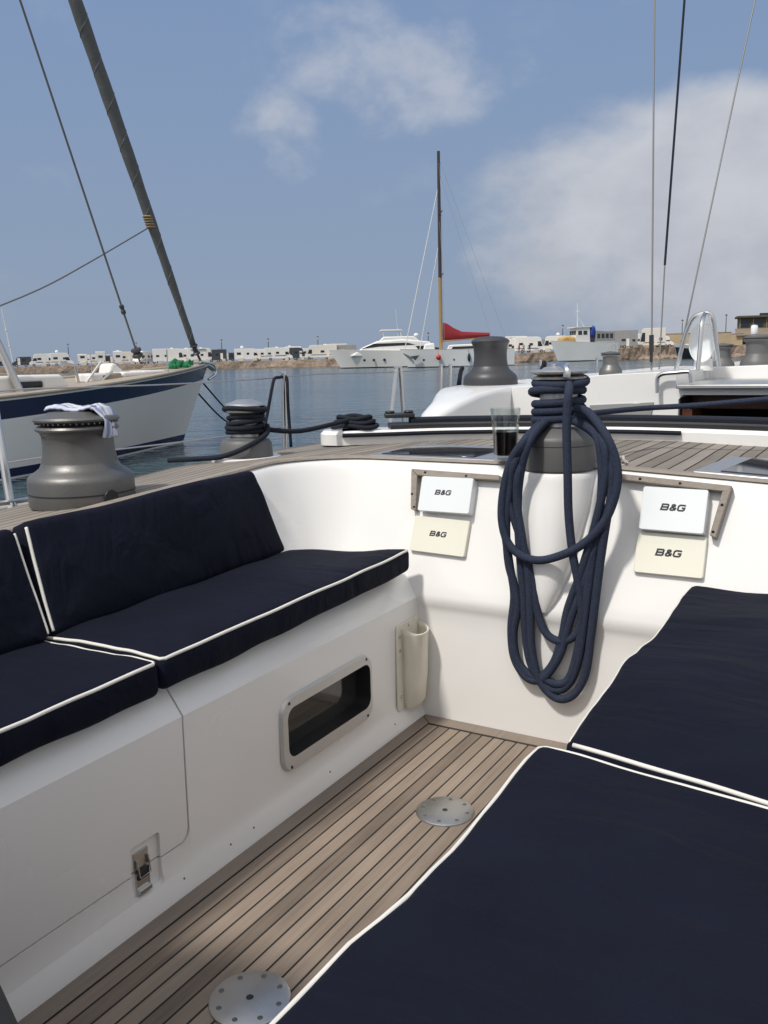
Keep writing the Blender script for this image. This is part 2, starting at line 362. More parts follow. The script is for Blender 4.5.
# ------------------------------------------------------------------ water, quay
def water_mat():
    m = bpy.data.materials.new('harbour_water'); nt, NN, LL, B = nodes(m)
    B.inputs['Base Color'].default_value = (.018, .05, .062, 1); B.inputs['Roughness'].default_value = .12; B.inputs['IOR'].default_value = 1.33; B.inputs['Specular IOR Level'].default_value = .40
    t = NN.new('ShaderNodeTexCoord')
    def nz(scale, s, d=3):
        mp = NN.new('ShaderNodeMapping'); mp.inputs['Scale'].default_value = s; mp.inputs['Rotation'].default_value = (0, 0, .45); LL.new(t.outputs['Object'], mp.inputs['Vector'])
        n = NN.new('ShaderNodeTexNoise'); n.inputs['Scale'].default_value = scale; n.inputs['Detail'].default_value = d; n.inputs['Distortion'].default_value = .4; LL.new(mp.outputs['Vector'], n.inputs['Vector']); return n.outputs['Fac']
    a = nz(.9, (.7, 1.3, 1)); b = nz(3.5, (.8, 1.2, 1)); c = nz(.035, (.5, 1.6, 1), 4)
    ad = NN.new('ShaderNodeMath'); ad.operation = 'MULTIPLY_ADD'; LL.new(b, ad.inputs[0]); ad.inputs[1].default_value = .35; LL.new(a, ad.inputs[2])
    cm = NN.new('ShaderNodeMapRange'); LL.new(c, cm.inputs['Value']); cm.inputs['From Min'].default_value = .35; cm.inputs['From Max'].default_value = .7; cm.inputs['To Min'].default_value = .25; cm.inputs['To Max'].default_value = 1.
    bp = NN.new('ShaderNodeBump'); bp.inputs['Distance'].default_value = .22; LL.new(cm.outputs['Result'], bp.inputs['Strength']); LL.new(ad.outputs[0], bp.inputs['Height']); LL.new(bp.outputs['Normal'], B.inputs['Normal'])
    mx = NN.new('ShaderNodeMix'); mx.data_type = 'RGBA'; mx.inputs['A'].default_value = (.012, .042, .058, 1); mx.inputs['B'].default_value = (.035, .068, .085, 1); LL.new(c, mx.inputs['Factor']); LL.new(mx.outputs['Result'], B.inputs['Base Color'])
    return m
bm = BM(); bmesh.ops.create_grid(bm, x_segments=2, y_segments=2, size=3000); bmesh.ops.translate(bm, verts=bm.verts, vec=(0, 0, WATER))
obj('water', bm, water_mat(), kind='structure', smooth=0)

def stone_mat(name, c1, c2, scale):
    m = bpy.data.materials.new(name); nt, NN, LL, B = nodes(m); B.inputs['Roughness'].default_value = .9
    t = NN.new('ShaderNodeTexCoord'); v = NN.new('ShaderNodeTexVoronoi'); v.inputs['Scale'].default_value = scale; LL.new(t.outputs['Object'], v.inputs['Vector'])
    n = NN.new('ShaderNodeTexNoise'); n.inputs['Scale'].default_value = scale*.6; n.inputs['Detail'].default_value = 6; LL.new(t.outputs['Object'], n.inputs['Vector'])
    ad = NN.new('ShaderNodeMath'); ad.operation = 'MULTIPLY_ADD'; LL.new(v.outputs['Distance'], ad.inputs[0]); ad.inputs[1].default_value = .5; LL.new(n.outputs['Fac'], ad.inputs[2])
    mx = NN.new('ShaderNodeMix'); mx.data_type = 'RGBA'; mx.inputs['A'].default_value = c1+(1,); mx.inputs['B'].default_value = c2+(1,); LL.new(ad.outputs[0], mx.inputs['Factor']); LL.new(mx.outputs['Result'], B.inputs['Base Color'])
    bp = NN.new('ShaderNodeBump'); bp.inputs['Strength'].default_value = .8; bp.inputs['Distance'].default_value = .3; LL.new(ad.outputs[0], bp.inputs['Height']); LL.new(bp.outputs['Normal'], B.inputs['Normal'])
    return m
QST = stone_mat('quay_stone', (.06, .044, .034), (.32, .245, .185), 1.3)
QGR = stone_mat('quay_ground_dirt', (.16, .12, .09), (.34, .27, .20), .4)
QPTS = [(-420, 235, .75), (-120, 232, .75), (0, 230, .75), (120, 226, .75), (240, 218, .8), (340, 206, .85), (430, 198, .95), (520, 192, 1.1), (600, 200, 1.6), (660, 212, 1.7), (720, 222, 1.8), (800, 232, 1.8), (1100, 250, 1.8)]
secs_w, secs_g = [], []
QLINE = []
for i, (px, D, zt) in enumerate(QPTS):
    p, v = far(px, D); QLINE.append((px, D, zt))
    secs_w.append([p+Vector((0, 0, -1.5)), p+Vector((0, 0, .35))+v*.15, p+v*.5+Vector((0, 0, zt-WATER)), p+v*1.3+Vector((0, 0, zt-WATER))])
    secs_g.append([p+v*1.2+Vector((0, 0, zt-WATER-.03)), p+v*40+Vector((0, 0, zt-WATER-.03)), p+v*60+Vector((0, 0, -2))])
def refine(secs, n):
    out = []
    for a, b in zip(secs, secs[1:]):
        for k in range(n): out.append([Vector(p).lerp(Vector(q), k/n) for p, q in zip(a, b)])
    out.append(secs[-1]); return out
sw = refine(secs_w, 14)
for s in sw:
    for j in (1, 2): s[j] = s[j] + Vector((random.uniform(-.3, .3), random.uniform(-.3, .3), random.uniform(-.18, .12)))
bm = BM(); loft(bm, sw); tag(obj('quay_wall', bm, QST, smooth=0), 'long rough brown stone quay wall along the far side of the harbour', 'quay wall')
bm = BM(); loft(bm, secs_g); obj('ground', bm, QGR, kind='structure', smooth=0)
def quay(px, back):
    """a spot on the quay, back metres behind its edge"""
    for (a, Da, za), (b, Db, zb) in zip(QLINE, QLINE[1:]):
        if a <= px <= b:
            t = (px-a)/(b-a); p, v = far(px, Da+(Db-Da)*t+back, za+(zb-za)*t-.03); return p, v
def facing_left(v): return math.atan2(v.x, -v.y)      # local +X points to the left as seen from the cockpit
# ------------------------------------------------------------------ the yacht we sit in
Y = thing('sailing_yacht', 'white sailing yacht under the viewer, with its teak cockpit floor, white bulkhead and coamings', 'sailing yacht')
def yz(y, z): return (y, z)
# cockpit sole
bm = BM(); box2(bm, (-1.20, -1.6, -.06), (1.2, 2.195, 0)); obj('cockpit_sole', bm, SOLE, Y, smooth=0)
bm = BM()
prism(bm, [(-1.19, -1.6, .001), (-1.141, -1.6, .001), (-1.141, 2.137, .001), (-1.19, 2.186, .001)], (0, 0, .001))
prism(bm, [(-1.187, 2.189, .001), (-1.138, 2.14, .001), (.6, 2.14, .001), (.6, 2.189, .001)], (0, 0, .001))
obj('sole_border', bm, BORDER, Y, smooth=0)
bm = BM(); box2(bm, (-1.141, 2.133, .0002), (.6, 2.1395, .0012)); obj('caulking', bm, CAULK, Y, smooth=0)
# settee
PROF = [(-1.178, 0), (-1.180, .010), (-1.197, .045), (-1.203, .07), (-1.2, .34), (-1.199, .359), (-1.246, .421), (-1.258, .4275), (-1.30, .43), (-2.0, .43), (-2.0, 0)]
def extr(prof, y0, y1): 
    bm = BM(); prism(bm, [(x, y0, z) for x, z in prof], (0, y1-y0, 0)); return bm
st = obj('settee', extr(PROF, 1.2175, 2.32), GEL, Y)
low = obj('settee_plinth', extr([p for p in PROF[:4]]+[(-1.203, .0935), (-2, .0935), (-2, 0)], -1.6, 1.2175), GEL, Y)
dr = obj('locker_door', extr([(-1.2035, .097)]+PROF[4:10]+[(-2.0, .097)], -1.6, 1.213), GEL, Y)
bm = BM(); box2(bm, (-1.95, -1.5, .05), (-1.222, 1.24, .38)); obj('locker_interior', bm, SHADEGREY, Y, smooth=0)
# the rounded lower corner of the locker door and the moulding that follows it
def spandrel(y1, z0, r): return [Vector((-1.25, y1+.02, z0-.02)), Vector((-1.25, y1-r, z0-.02))]+[Vector((-1.25, y1-r+r*math.sin(a), z0+r-r*math.cos(a))) for a in [R(90*k/8) for k in range(9)]]+[Vector((-1.25, y1+.02, z0+r))]
bm = BM(); prism(bm, spandrel(1.213, .097, .026), (.1, 0, 0)); cut(dr, bm)
bm = BM(); prism(bm, [Vector((-1.25, 1.2185, .0925)), Vector((-1.25, 1.213-.024, .0925))]+[Vector((-1.25, 1.2175-.026+.026*math.sin(a), .0925+.026-.026*math.cos(a))) for a in [R(90*k/8) for k in range(9)]], (.0478, 0, 0)); obj('corner_moulding', bm, GEL, Y)
# window opening
def lat(px, py, x=-1.2): p = at(px, py, x=x); return p.y, p.z
oq = [lat(*p) for p in ((286, 713), (365, 667), (368, 701), (289, 760))]; fq = [lat(*p) for p in ((279, 703), (368, 653), (373, 715), (283, 773))]
def ext(q): return (q[0][0]+q[3][0])/2, (q[1][0]+q[2][0])/2, (q[2][1]+q[3][1])/2, (q[0][1]+q[1][1])/2
oy0, oy1, oz0, oz1 = ext(oq); fy0, fy1, fz0, fz1 = ext(fq); fy0 -= .004; fz0 -= .004; fz1 += .004; oy0 -= .008; oy1 += .010; oz0 -= .006; oz1 += .012
def rpoly(y0, y1, z0, z1, r, x): return [Vector((x, (y0+y1)/2+a, (z0+z1)/2+b)) for a, b in rrect(y1-y0, z1-z0, r)]
bm = BM(); prism(bm, rpoly(oy0, oy1, oz0, oz1, .028, -1.26), (.12, 0, 0)); cut(st, bm)
wr = link(bpy.data.objects.new('settee_window', None)); wr.empty_display_size = .1; wr.parent = Y
bm = BM()
A0 = rpoly(fy0, fy1, fz0, fz1, .042, -1.2005); A1 = rpoly(fy0+.004, fy1-.004, fz0+.004, fz1-.004, .039, -1.192)
B1 = rpoly(oy0+.002, oy1-.002, oz0+.002, oz1-.002, .027, -1.192); B0 = [p+Vector((-.052, 0, 0)) for p in B1]
loft(bm, [A0, A1, B1], closed=True); obj('window_frame', bm, FRAMEM, wr, smooth=30)
bm = BM(); loft(bm, [B1, B0], closed=True); obj('reveal', bm, BLACK, wr, smooth=30)
bm = BM(); prism(bm, rpoly(oy0, oy1, oz0, oz1, .028, -1.245), (.006, 0, 0)); obj('pane', bm, GREYPANE, wr, smooth=0)
bm = BM()
for yy, zz in ((fy0+.03, fz0+.014), (fy1-.03, fz0+.014), (fy0+.03, fz1-.014), (fy1-.03, fz1-.014)):
    lathe(bm, [(.004, 0), (.0035, .0015), (0, .002)], M=Matrix.Translation((-1.192, yy, zz)) @ Matrix.Rotation(R(90), 4, 'Y'), seg=12)
obj('screw', bm, BLACK, wr)
for px, py in ((184.8, 888.4), (231, 852.5), (254, 836.5), (330, 776), (395, 729)):
    p = at(px, py, x=-1.19); bm = BM(); lathe(bm, [(.0022, -.004), (.0022, .0), (0, .001)], M=Matrix.Translation((-1.1885, p.y, .030)) @ Matrix.Rotation(R(65), 4, 'Y'), seg=10); obj('screw', bm, WBASE, st if p.y > 1.22 else low)
# locker latch in its recess
p0 = at(134.5, 880, x=-1.2); p1 = at(160, 860, x=-1.2); zt = at(150, 838, x=-1.2).z; zb = at(150, 892, x=-1.2).z
for o in (dr, low):
    bm = BM(); prism(bm, rpoly(p0.y-.004, p1.y+.006, zb, zt, .008, -1.2115), (.1, 0, 0)); cut(o, bm)
lt = link(bpy.data.objects.new('latch', None)); lt.empty_display_size = .05; lt.parent = dr
ly0 = at(138, 875, x=-1.2).y; ly1 = at(153, 875, x=-1.2).y; lz1 = at(146, 850, x=-1.2).z; lz0 = at(146, 894, x=-1.2).z; lm = (lz0+lz1)/2
bm = BM(); box2(bm, (-1.2113, ly0, lm+.002), (-1.2085, ly1, lz1)); box2(bm, (-1.2085, ly0+.003, lm+.012), (-1.203, ly0+.006, lm+.03)); box2(bm, (-1.2085, ly1-.006, lm+.012), (-1.203, ly1-.003, lm+.03)); obj('latch_plate', bm, SATIN, lt, bevel=.0008)
bm = BM(); box2(bm, (-1.2113, ly0+.002, lz0), (-1.207, ly1-.001, lm-.004)); box2(bm, (-1.207, ly0+.003, lz0+.004), (-1.2, ly1-.003, lz0+.012)); tube(bm, [(-1.203, ly0+.004, lm+.022), (-1.199, ly0+.005, lm-.004), (-1.199, ly1-.005, lm-.004), (-1.203, ly1-.004, lm+.022)], .0016, 6); obj('latch_hook', bm, STEEL, lt, bevel=.0008)
bm = BM(); box2(bm, (-1.206, ly0+.004, lm-.012), (-1.2035, ly1-.004, lm+.008)); obj('keeper', bm, BLACK, lt, bevel=.0008)

# bulkhead and coaming, one sweep along the inside of the cockpit
CX, CY, R0 = -1.405, 2.09, .10
path = [(1.5, 2.19, 0, 1), (0., 2.19, 0, 1), (-.3, 2.19, 0, 1), (-.66, 2.19, 0, 1), (-1.1, 2.19, 0, 1)]
NA = 12
for k in range(NA+1):
    a = R(90+90*k/NA); path.append((CX+R0*math.cos(a), CY+R0*math.sin(a), math.cos(a), math.sin(a)))
path += [(-1.505, y, -1, 0) for y in (1.9, 1.6, 1.2, .8, 0, -1.6)]
DP = [(.0, -.02), (.0, .02), (.004, .27), (.008, .315), (.004, .335), (-.003, .352), (.0, .372), (.012, .40), (.0828, .60), (.1152, .69), (.124, .712), (.130, .725), (.137, .735), (.147, .742), (.16, .745)]
def topz(y, x=-1.): return .740 - max(0., min(1., (2.1-y)/1.1))*.052 - min(.09, max(0., x+.66)*.05)
def lift(z, y, x=-1.): return z if z < .45 else .45+(z-.45)*(topz(y, x)-.45)/(.745-.45)
bm = BM(); loft(bm, [[Vector((x+nx*d, y+ny*d, lift(z, y, x))) for d, z in DP] for x, y, nx, ny in path])
obj('bulkhead', bm, GEL, Y, smooth=50)
# teak on the coaming and bridge deck
XO = -2.03; secs = []
for i, (x, y, nx, ny) in enumerate(path):
    a = Vector((x+nx*.16, y+ny*.16, topz(y, x)))
    if ny == 1 and nx == 0 and i < 5: b = Vector((x, 3.3, .743))
    elif i <= 5+NA:
        t = (i-5)/NA
        b = Vector((CX+(XO-CX)*min(1, 2*t), 3.3-(3.3-CY)*max(0, 2*t-1), .743-.03*min(1, 2*t)))
    else: b = Vector((XO, y, topz(y)-.03))
    secs.append([a+Vector((0, 0, .001)), a.lerp(b, .5)+Vector((0, 0, .002)), b])
bm = BM(); loft(bm, secs); obj('bridge_deck', bm, DECKT, Y, smooth=0)
# varnish-less teak lip along the edge of the bridge deck
bm = BM(); secs = []
for x, y, nx, ny in path:
    secs.append([Vector((x+nx*d, y+ny*d, topz(y, x)+dz)) for d, dz in ((.141, .0), (.145, .006), (.17, .0075), (.195, .0015))])
loft(bm, secs); obj('deck_edge_trim', bm, TRIM, Y, smooth=50)
bm = BM(); loft(bm, [[Vector((XO, y, .715 if y > 2 else topz(y)-.03)), Vector((XO-.015, y, (.715 if y > 2 else topz(y)-.03)-.02)), Vector((XO-.06, y, .45))] for y in (-1.6, 0, 1, 1.6, 2.09, 3.1)])
obj('coaming', bm, GEL, Y)
bm = BM(); loft(bm, [[Vector((-2.07, y, .45)), Vector((-2.86+.0*y, y, .44))] for y in (-1.6, 4, 9)]); obj('side_deck', bm, DECKT, Y, smooth=0)
bm = BM(); loft(bm, [[Vector((-2.84+sh, y, .44)), Vector((-2.86+sh, y, .475)), Vector((-2.90+sh, y, .475)), Vector((-2.90+sh, y, .40)), Vector((-2.88+sh, y, -.2)), Vector((-2.6+sh, y, -1.2))] for y, sh in ((-2.5, .1), (4, 0), (7, .1), (9, .3), (12, 1.0), (15, 2.2), (17, 3.3))])
obj('hull', bm, GEL2, Y)
bm = BM(); loft(bm, [[Vector((-2.85, y, .43)), Vector((3.6, y, .43))] for y in (9, 12)]); obj('foredeck', bm, DECKT, Y, smooth=0)
# starboard seat box under the long cushions
bm = BM(); box2(bm, (-.36, -1.6, .0), (1.3, 2.188, .408)); obj('starboard_seat', bm, GEL, Y, bevel=.02, seg=4)

# pedestal that swells out of the bulkhead under the winch
WC = at(558, 468, z=.738); WC.z = .738
bm = BM(); secs = []
for z, r, yc in ((.734, .096, WC.y), (.729, .1005, WC.y), (.715, .1015, WC.y), (.66, .098, WC.y), (.60, .088, WC.y), (.54, .076, WC.y+.004), (.48, .062, WC.y+.010), (.43, .046, WC.y+.014), (.395, .030, WC.y+.012), (.365, .01, WC.y+.006)):
    secs.append([Vector((WC.x+(.734-z)*.03+r*math.cos(R(360*k/40)), min(yc, 2.19+RAKE*(z-.37))+r*1.02*math.sin(R(360*k/40)), z)) for k in range(40)])
loft(bm, secs, closed=True, capends=True); obj('winch_pedestal', bm, GEL, Y, smooth=50)

# teak angle trims round the instruments
def trim(quads):
    bm = BM()
    for q in quads:
        f = [wall(*p, off=.026) for p in q]; prism(bm, f, Vector((0, .03, -.0108)))
    return bm
obj('instrument_trim', trim([[(411, 468.5), (499, 475), (499, 480.5), (417, 475.5)], [(411, 469), (417, 475.5), (415.5, 511), (410.5, 509)]]), TRIM, Y, bevel=.0025)
obj('instrument_trim', trim([[(617, 473), (732, 485.5), (728, 492), (617, 479.5)], [(732, 485.5), (715.5, 538.5), (709.5, 535), (722, 491.5)]]), TRIM, Y, bevel=.0025)
bm = BM()
for px, py in ((425, 472.5), (466, 476), (411.8, 494), (414, 507), (640, 479), (680, 483.5), (722, 505), (713, 532)):
    p = wall(px, py, off=.027); lathe(bm, [(.0035, -.002), (.0035, .001), (0, .0015)], M=Matrix.Translation(p) @ Matrix.Rotation(R(90+20), 4, 'X'), seg=10)
obj('trim_screw', bm, BLACK, Y)

# round steel plates let into the sole
for px, py in ((445, 812), (250, 1000)):
    c = at(px, py, z=0)
    bm = BM(); lathe(bm, [(0, .0055), (.010, .0055), (.064, .0055), (.0675, .0035), (.0685, .0)], c=(c.x, c.y, 0), seg=56)
    pl = obj('deck_plate', bm, SATIN, Y, smooth=30)
    bm = BM()
    for k in range(8):
        a = R(45*k+12); lathe(bm, [(.0048, .0056), (.0046, .0060), (.003, .0066), (0, .0067)], c=(c.x+.053*math.cos(a), c.y+.053*math.sin(a), 0), seg=12)
    obj('bolt', bm, WGREY, pl)
    bm = BM(); lathe(bm, [(.0065, .0056), (.006, .0062), (0, .0062)], c=(c.x, c.y, 0), seg=16); obj('socket', bm, BLACK, pl)

# flush hatches in the bridge deck
def hatch(pane, frame, dz=0.):
    h = link(bpy.data.objects.new('deck_hatch', None)); h.empty_display_size = .1; h.parent = Y
    bm = BM(); prism(bm, [Vector((p.x, p.y, .7385+dz-(max(0, p.x+.66)*.05 if dz else 0))) for p in frame], (0, 0, .010)); obj('frame', bm, ALU, h, bevel=.004)
    bm = BM(); prism(bm, [Vector((p.x, p.y, .7488+dz-(max(0, p.x+.66)*.05 if dz else 0))) for p in pane], (0, 0, .003)); obj('pane', bm, TINT, h, bevel=.001)
a = [at(px, py, z=.757) for px, py in ((354, 457), (405, 446.5), (496, 446.5), (474, 457.5))]
y0, y1 = (a[0].y+a[3].y)/2-.0, (a[1].y+a[2].y)/2; x0, x1 = (a[0].x+a[1].x)/2-.0, (a[2].x+a[3].x)/2
y0 = 2.385; y1 = 2.62
hatch([Vector(p) for p in ((x0, y0, 0), (x1, y0, 0), (x1, y1, 0), (x0, y1, 0))], [Vector(p) for p in ((x0-.03, y0-.035, 0), (x1+.085, y0-.035, 0), (x1+.085, y1+.09, 0), (x0-.03, y1+.09, 0))])
a = [at(px, py, z=.757) for px, py in ((717, 470.5), (736, 452.5))]
hx = (a[0].x+a[1].x)/2
hatch([Vector(p) for p in ((hx+.0, 2.375, 0), (hx+.55, 2.375, 0), (hx+.55, 2.70, 0), (hx+.03, 2.70, 0))], [Vector(p) for p in ((hx-.065, 2.348, 0), (hx+.6, 2.348, 0), (hx+.6, 2.725, 0), (hx-.035, 2.725, 0))], .003)

# forward port coaming, coachroof and companionway
bm = BM(); secs = []
for y, xo, z in ((3.36, -1.83, .765), (3.46, -1.86, .808), (3.65, -1.91, .845), (3.85, -1.99, .873), (4.05, -2.07, .886), (4.3, -2.11, .890), (9, -2.11, .890)):
    secs.append([Vector((-1.73, y-.04, .3)), Vector((-1.735, y-.04, z-.03)), Vector((-1.743, y-.03, z-.01)), Vector((-1.763, y-.02, z)), Vector((xo+.03, y, z)), Vector((xo+.008, y, z-.01)), Vector((xo, y, z-.03)), Vector((xo-.01, y, .3))])
loft(bm, secs, closed=True, capends=True); obj('forward_coaming', bm, GEL, Y, smooth=50)
bm = BM(); roof = []
for x in [-1.733]+[-1.548+.05*i for i in range(66)]:
    u = max(0, x+1.548)/3.2; roof.append((x, 4.2, (.925 if x > -1.6 else .884)+.17*u*(1-u)-max(0, -1.30-x)*.12*(x > -1.6)))
prism(bm, roof+[(roof[-1][0], 4.2, .2), (-1.733, 4.2, .2)], (0, 4.8, 0)); cr = obj('coachroof', bm, GEL, Y)
bm = BM(); prism(bm, [(-.915, 4.1, .3), (.75, 4.1, .3), (.75, 4.1, .845), (-.895, 4.1, .845), (-.915, 4.1, .825)], (0, 1.6, 0)); cut(cr, bm)
bm = BM(); box2(bm, (-.93, 4.1, .872), (.80, 4.95, 1.3)); cut(cr, bm)
b = cr.modifiers.new('edge', 'BEVEL'); b.width = .02; b.segments = 3; b.limit_method = 'ANGLE'; b.angle_limit = R(50)
bm = BM(); secs = []
for y in (4.225, 5.69): secs.append([Vector(p) for p in ((-.908, y, .31), (-.908, y, .838), (.742, y, .838), (.742, y, .31))])
loft(bm, secs, closed=True); v = [bm.verts.new(p) for p in ((-.908, 5.69, .31), (-.908, 5.69, .838), (.742, 5.69, .838), (.742, 5.69, .31))]; bm.faces.new(v)
cw = obj('companionway', bm, DARKIN, Y, smooth=0)
bm = BM(); box2(bm, (-.90, 4.4, .77), (.74, 4.44, .836)); box2(bm, (-.905, 4.23, .31), (-.86, 4.45, .78)); obj('header', bm, MAHOG, cw, bevel=.004)
bm = BM(); box2(bm, (-.918, 4.16, .873), (.79, 4.945, .893)); obj('sliding_hatch', bm, ALU, Y, bevel=.005)
bm = BM(); prism(bm, [at(590, 405, y=4.199), at(654, 402, y=4.199), at(650, 423, y=4.199), at(588, 426, y=4.199)], (0, -.006, 0)); obj('window', bm, PALEWIN, cr, bevel=.002)
bm = BM(); tube(bm, [at(px, py, y=4.165) for px, py in ((657.5, 393), (657.3, 380), (659, 376), (664, 373.6), (676, 372.5), (686, 371.6), (690, 373), (691.5, 383))], .010, 8, smooth=5); obj('grab_rail', bm, STEEL, Y)
# stanchions and lifelines on the port side
for y, x2 in ((3.59, 0), (4.62, 0), (4.86, 0), (5.32, 0), (5.46, 0), (7.16, 0), (8.73, 0), (10.6, .4)):
    bm = BM(); lean = .10 if y == 4.62 else (-.09 if y == 4.86 else 0)
    tube(bm, [(-2.72+x2, y, .45), (-2.70+x2, y+lean, .98)], .0125, 10); lathe(bm, [(.03, .445), (.03, .46), (.016, .475), (.014, .51)], c=(-2.72+x2, y, 0), seg=14); lathe(bm, [(.0125, .975), (.014, .98), (.012, .99), (0, .993)], c=(-2.70+x2, y+lean, 0), seg=10)
    obj('stanchion', bm, STEEL, Y)
bm = BM(); a = at(12, 513, x=-2.06); b = at(0, 440, x=-2.12); tube(bm, [a, a+(b-a)*1.5], .0115, 10); lathe(bm, [(.04, -.012), (.04, 0), (.022, .008), (.0135, .03)], c=a+Vector((0, 0, .0)), seg=20); obj('stanchion', bm, STEEL, Y)
bm = BM(); tube(bm, [(-2.12, 1.25, .69), (-2.06, 1.5, .685), (-2.02, 1.75, .688)], .012, 8)
for z in (.968, .72):
    pts = [(-2.70, y, z-.012*math.sin(math.pi*((y+1.5) % 1.8)/1.8)) for y in [-1.5+.3*i for i in range(36)]]
    bm2 = BM(); tube(bm2, pts, .0035, 6); obj('lifeline', bm2, STEEL, Y)
obj('rail_end', bm, STEEL, Y)
# shrouds on the starboard side of the picture
def up(p, q, k): return p+(q-p)*k
def wire(pts, r, m, name='shroud'):
    bm = BM(); tube(bm, pts, r, 8); return obj(name, bm, m, Y)
a, b = at(651.5, 372, y=6.2), at(654.5, 0, y=6.9); s1 = wire([a, up(a, b, 1.5)], .006, STAYM)
bm = BM(); tube(bm, [at(651.2, 362, y=6.2), at(651.4, 352, y=6.2)], .011, 8); tube(bm, [at(651.4, 352, y=6.2), at(651.5, 335, y=6.2)], .016, 8); obj('turnbuckle', bm, BLACK, s1)
a, b, c = at(659, 372, y=6.6), at(664.8, 265, y=6.75), at(684.5, 0, y=7.2); wire([a, b], .005, STAYM); wire([b, c, up(b, c, 1.6)], .0085, ROPEB, 'halyard')
a, b = at(677, 368, y=7.), at(755, 0, y=7.8); s3 = wire([a, up(a, b, 1.5)], .006, STAYM)

# cowl vent behind its stainless guard on the coachroof
VC = thing('cowl_vent', 'white oval cowl vent inside a hoop of stainless tube on the cabin roof', 'vent', at(702, 367, y=4.75))
def vp_(px, py, y=4.75): return at(660+px/7.11, 300+py/7.11, y=y)
bm = BM(); tube(bm, [vp_(*p) for p in ((112, 500), (150, 360), (190, 220), (240, 125), (305, 95), (355, 97), (382, 150), (400, 300), (420, 470))], .011, 10, smooth=6); obj('guard_hoop', bm, STEEL, VC, world=True)
bm = BM(); tube(bm, [vp_(270, 500, 4.62), vp_(285, 330, 4.64), vp_(300, 160, 4.67), vp_(318, 95, 4.75)], .011, 10, smooth=6); tube(bm, [vp_(355, 97), vp_(372, 200, 4.9), vp_(385, 430, 5.0)], .009, 8, smooth=4); obj('guard_brace', bm, STEEL, VC, world=True)
c = vp_(300, 305, 4.8)
bm = BM(); d = (CAM-c); d.z = 0; d.normalize(); M = Matrix.Translation(c) @ d.to_track_quat('Z', 'Y').to_matrix().to_4x4() @ Matrix.Diagonal((.066/.1*.98, .099/.1, 1, 1))
lathe(bm, [(.1, .0), (.102, .008), (.095, .01), (.085, -.006), (.05, -.018), (0, -.022)], M=M, seg=40); lathe(bm, [(.1, .0), (.09, -.05), (.06, -.09), (0, -.1)], M=M, seg=40); obj('cowl', bm, WPLAS, VC, world=True)
bm = BM(); lathe(bm, [(.05, 0), (.045, .06), (.0, .06)], c=(c.x, c.y+.05, .94), seg=24); obj('base', bm, GEL, VC, world=True)

# ------------------------------------------------------------------ winches
def winch(label, loc, prof, m, group='winches of the white yacht', drumtop=None):
    t = thing('winch', label, 'winch', loc, 0, group)
    split = 0
    for i, (r, z) in enumerate(prof):
        if r == 'S': split = i
    bm = BM(); lathe(bm, prof[:split], seg=56); obj('base', bm, m[0], t)
    bm = BM(); lathe(bm, [prof[split-1]]+prof[split+1:], seg=56); obj('drum', bm, m[1], t)
    return t
def ring(t, name, r0, z0, r1, z1, m, seg=56):
    bm = BM(); lathe(bm, [(r0-.006, z0), (r0, z0), (r1, z1), (r1-.006, z1)], seg=seg); return obj(name, bm, m, t)
S = ('S', 0)
# large winch at the left with the towel
c0 = at(83.5, 503, z=.698)
W1 = winch('large grey winch on the port coaming with a folded towel over its top', c0,
    [(0, 0), (.1225, 0), (.1235, .004), (.1235, .060), (.1215, .0685), (.115, .0755), (.103, .0825), (.0935, .090), (.088, .102), S, (.0835, .125), (.082, .145), (.083, .165), (.087, .174), (.095, .179), (.0965, .183), (.093, .188), (.077, .192)], (WGREY, WGREY))
ring(W1, 'seam', .1242, .030, .1242, .0335, BLACK)
bm = BM(); lathe(bm, [(.077, .191), (.085, .195), (.0985, .201), (.0995, .205), (.095, .210), (.072, .215), (.064, .221), (.05, .223), (0, .223)], seg=56); jt = obj('self_tailing_jaw', bm, WGREY, W1)
bm = BM()
for k in range(44):
    a = 2*math.pi*k/44; box(bm, (.0905*math.cos(a), .0905*math.sin(a), .1965), (.009, .004, .004), rz=a)
obj('teeth', bm, WGREY, jt)
dv = (CAM-c0); th = math.atan2(dv.y, dv.x)+R(30)
bm = BM(); lathe(bm, [(0, .0), (.017, .0), (.0185, .003), (.0175, .006), (0, .0062)], M=Matrix.Translation((.1215*math.cos(th), .1215*math.sin(th), .024)) @ Matrix.Rotation(th, 4, 'Z') @ Matrix.Rotation(R(90), 4, 'Y'), seg=28); obj('drain_cap', bm, BLACK, W1)
W1.scale = (1.06,)*3
# small winch wrapped in blue rope
c1 = at(247, 459, z=.72)
W2 = winch('small grey winch on the port coaming wrapped in blue rope, on a white plinth', c1,
    [(0, 0), (.115, 0), (.115, .006), (.088, .007), (.0885, .012), (.086, .055), (.078, .066), (.060, .072), S, (.048, .078), (.046, .12), (.048, .150), (.062, .160), (.064, .166), (.05, .172), (.05, .176), (.064, .180), (.062, .187), (.04, .194), (.026, .200), (0, .201)], (WBASE, ALU))
bm = BM(); lathe(bm, [(.118, -.012), (.118, .0075), (.112, .0105), (.0895, .0105)], seg=48); obj('plinth', bm, GEL, W2)
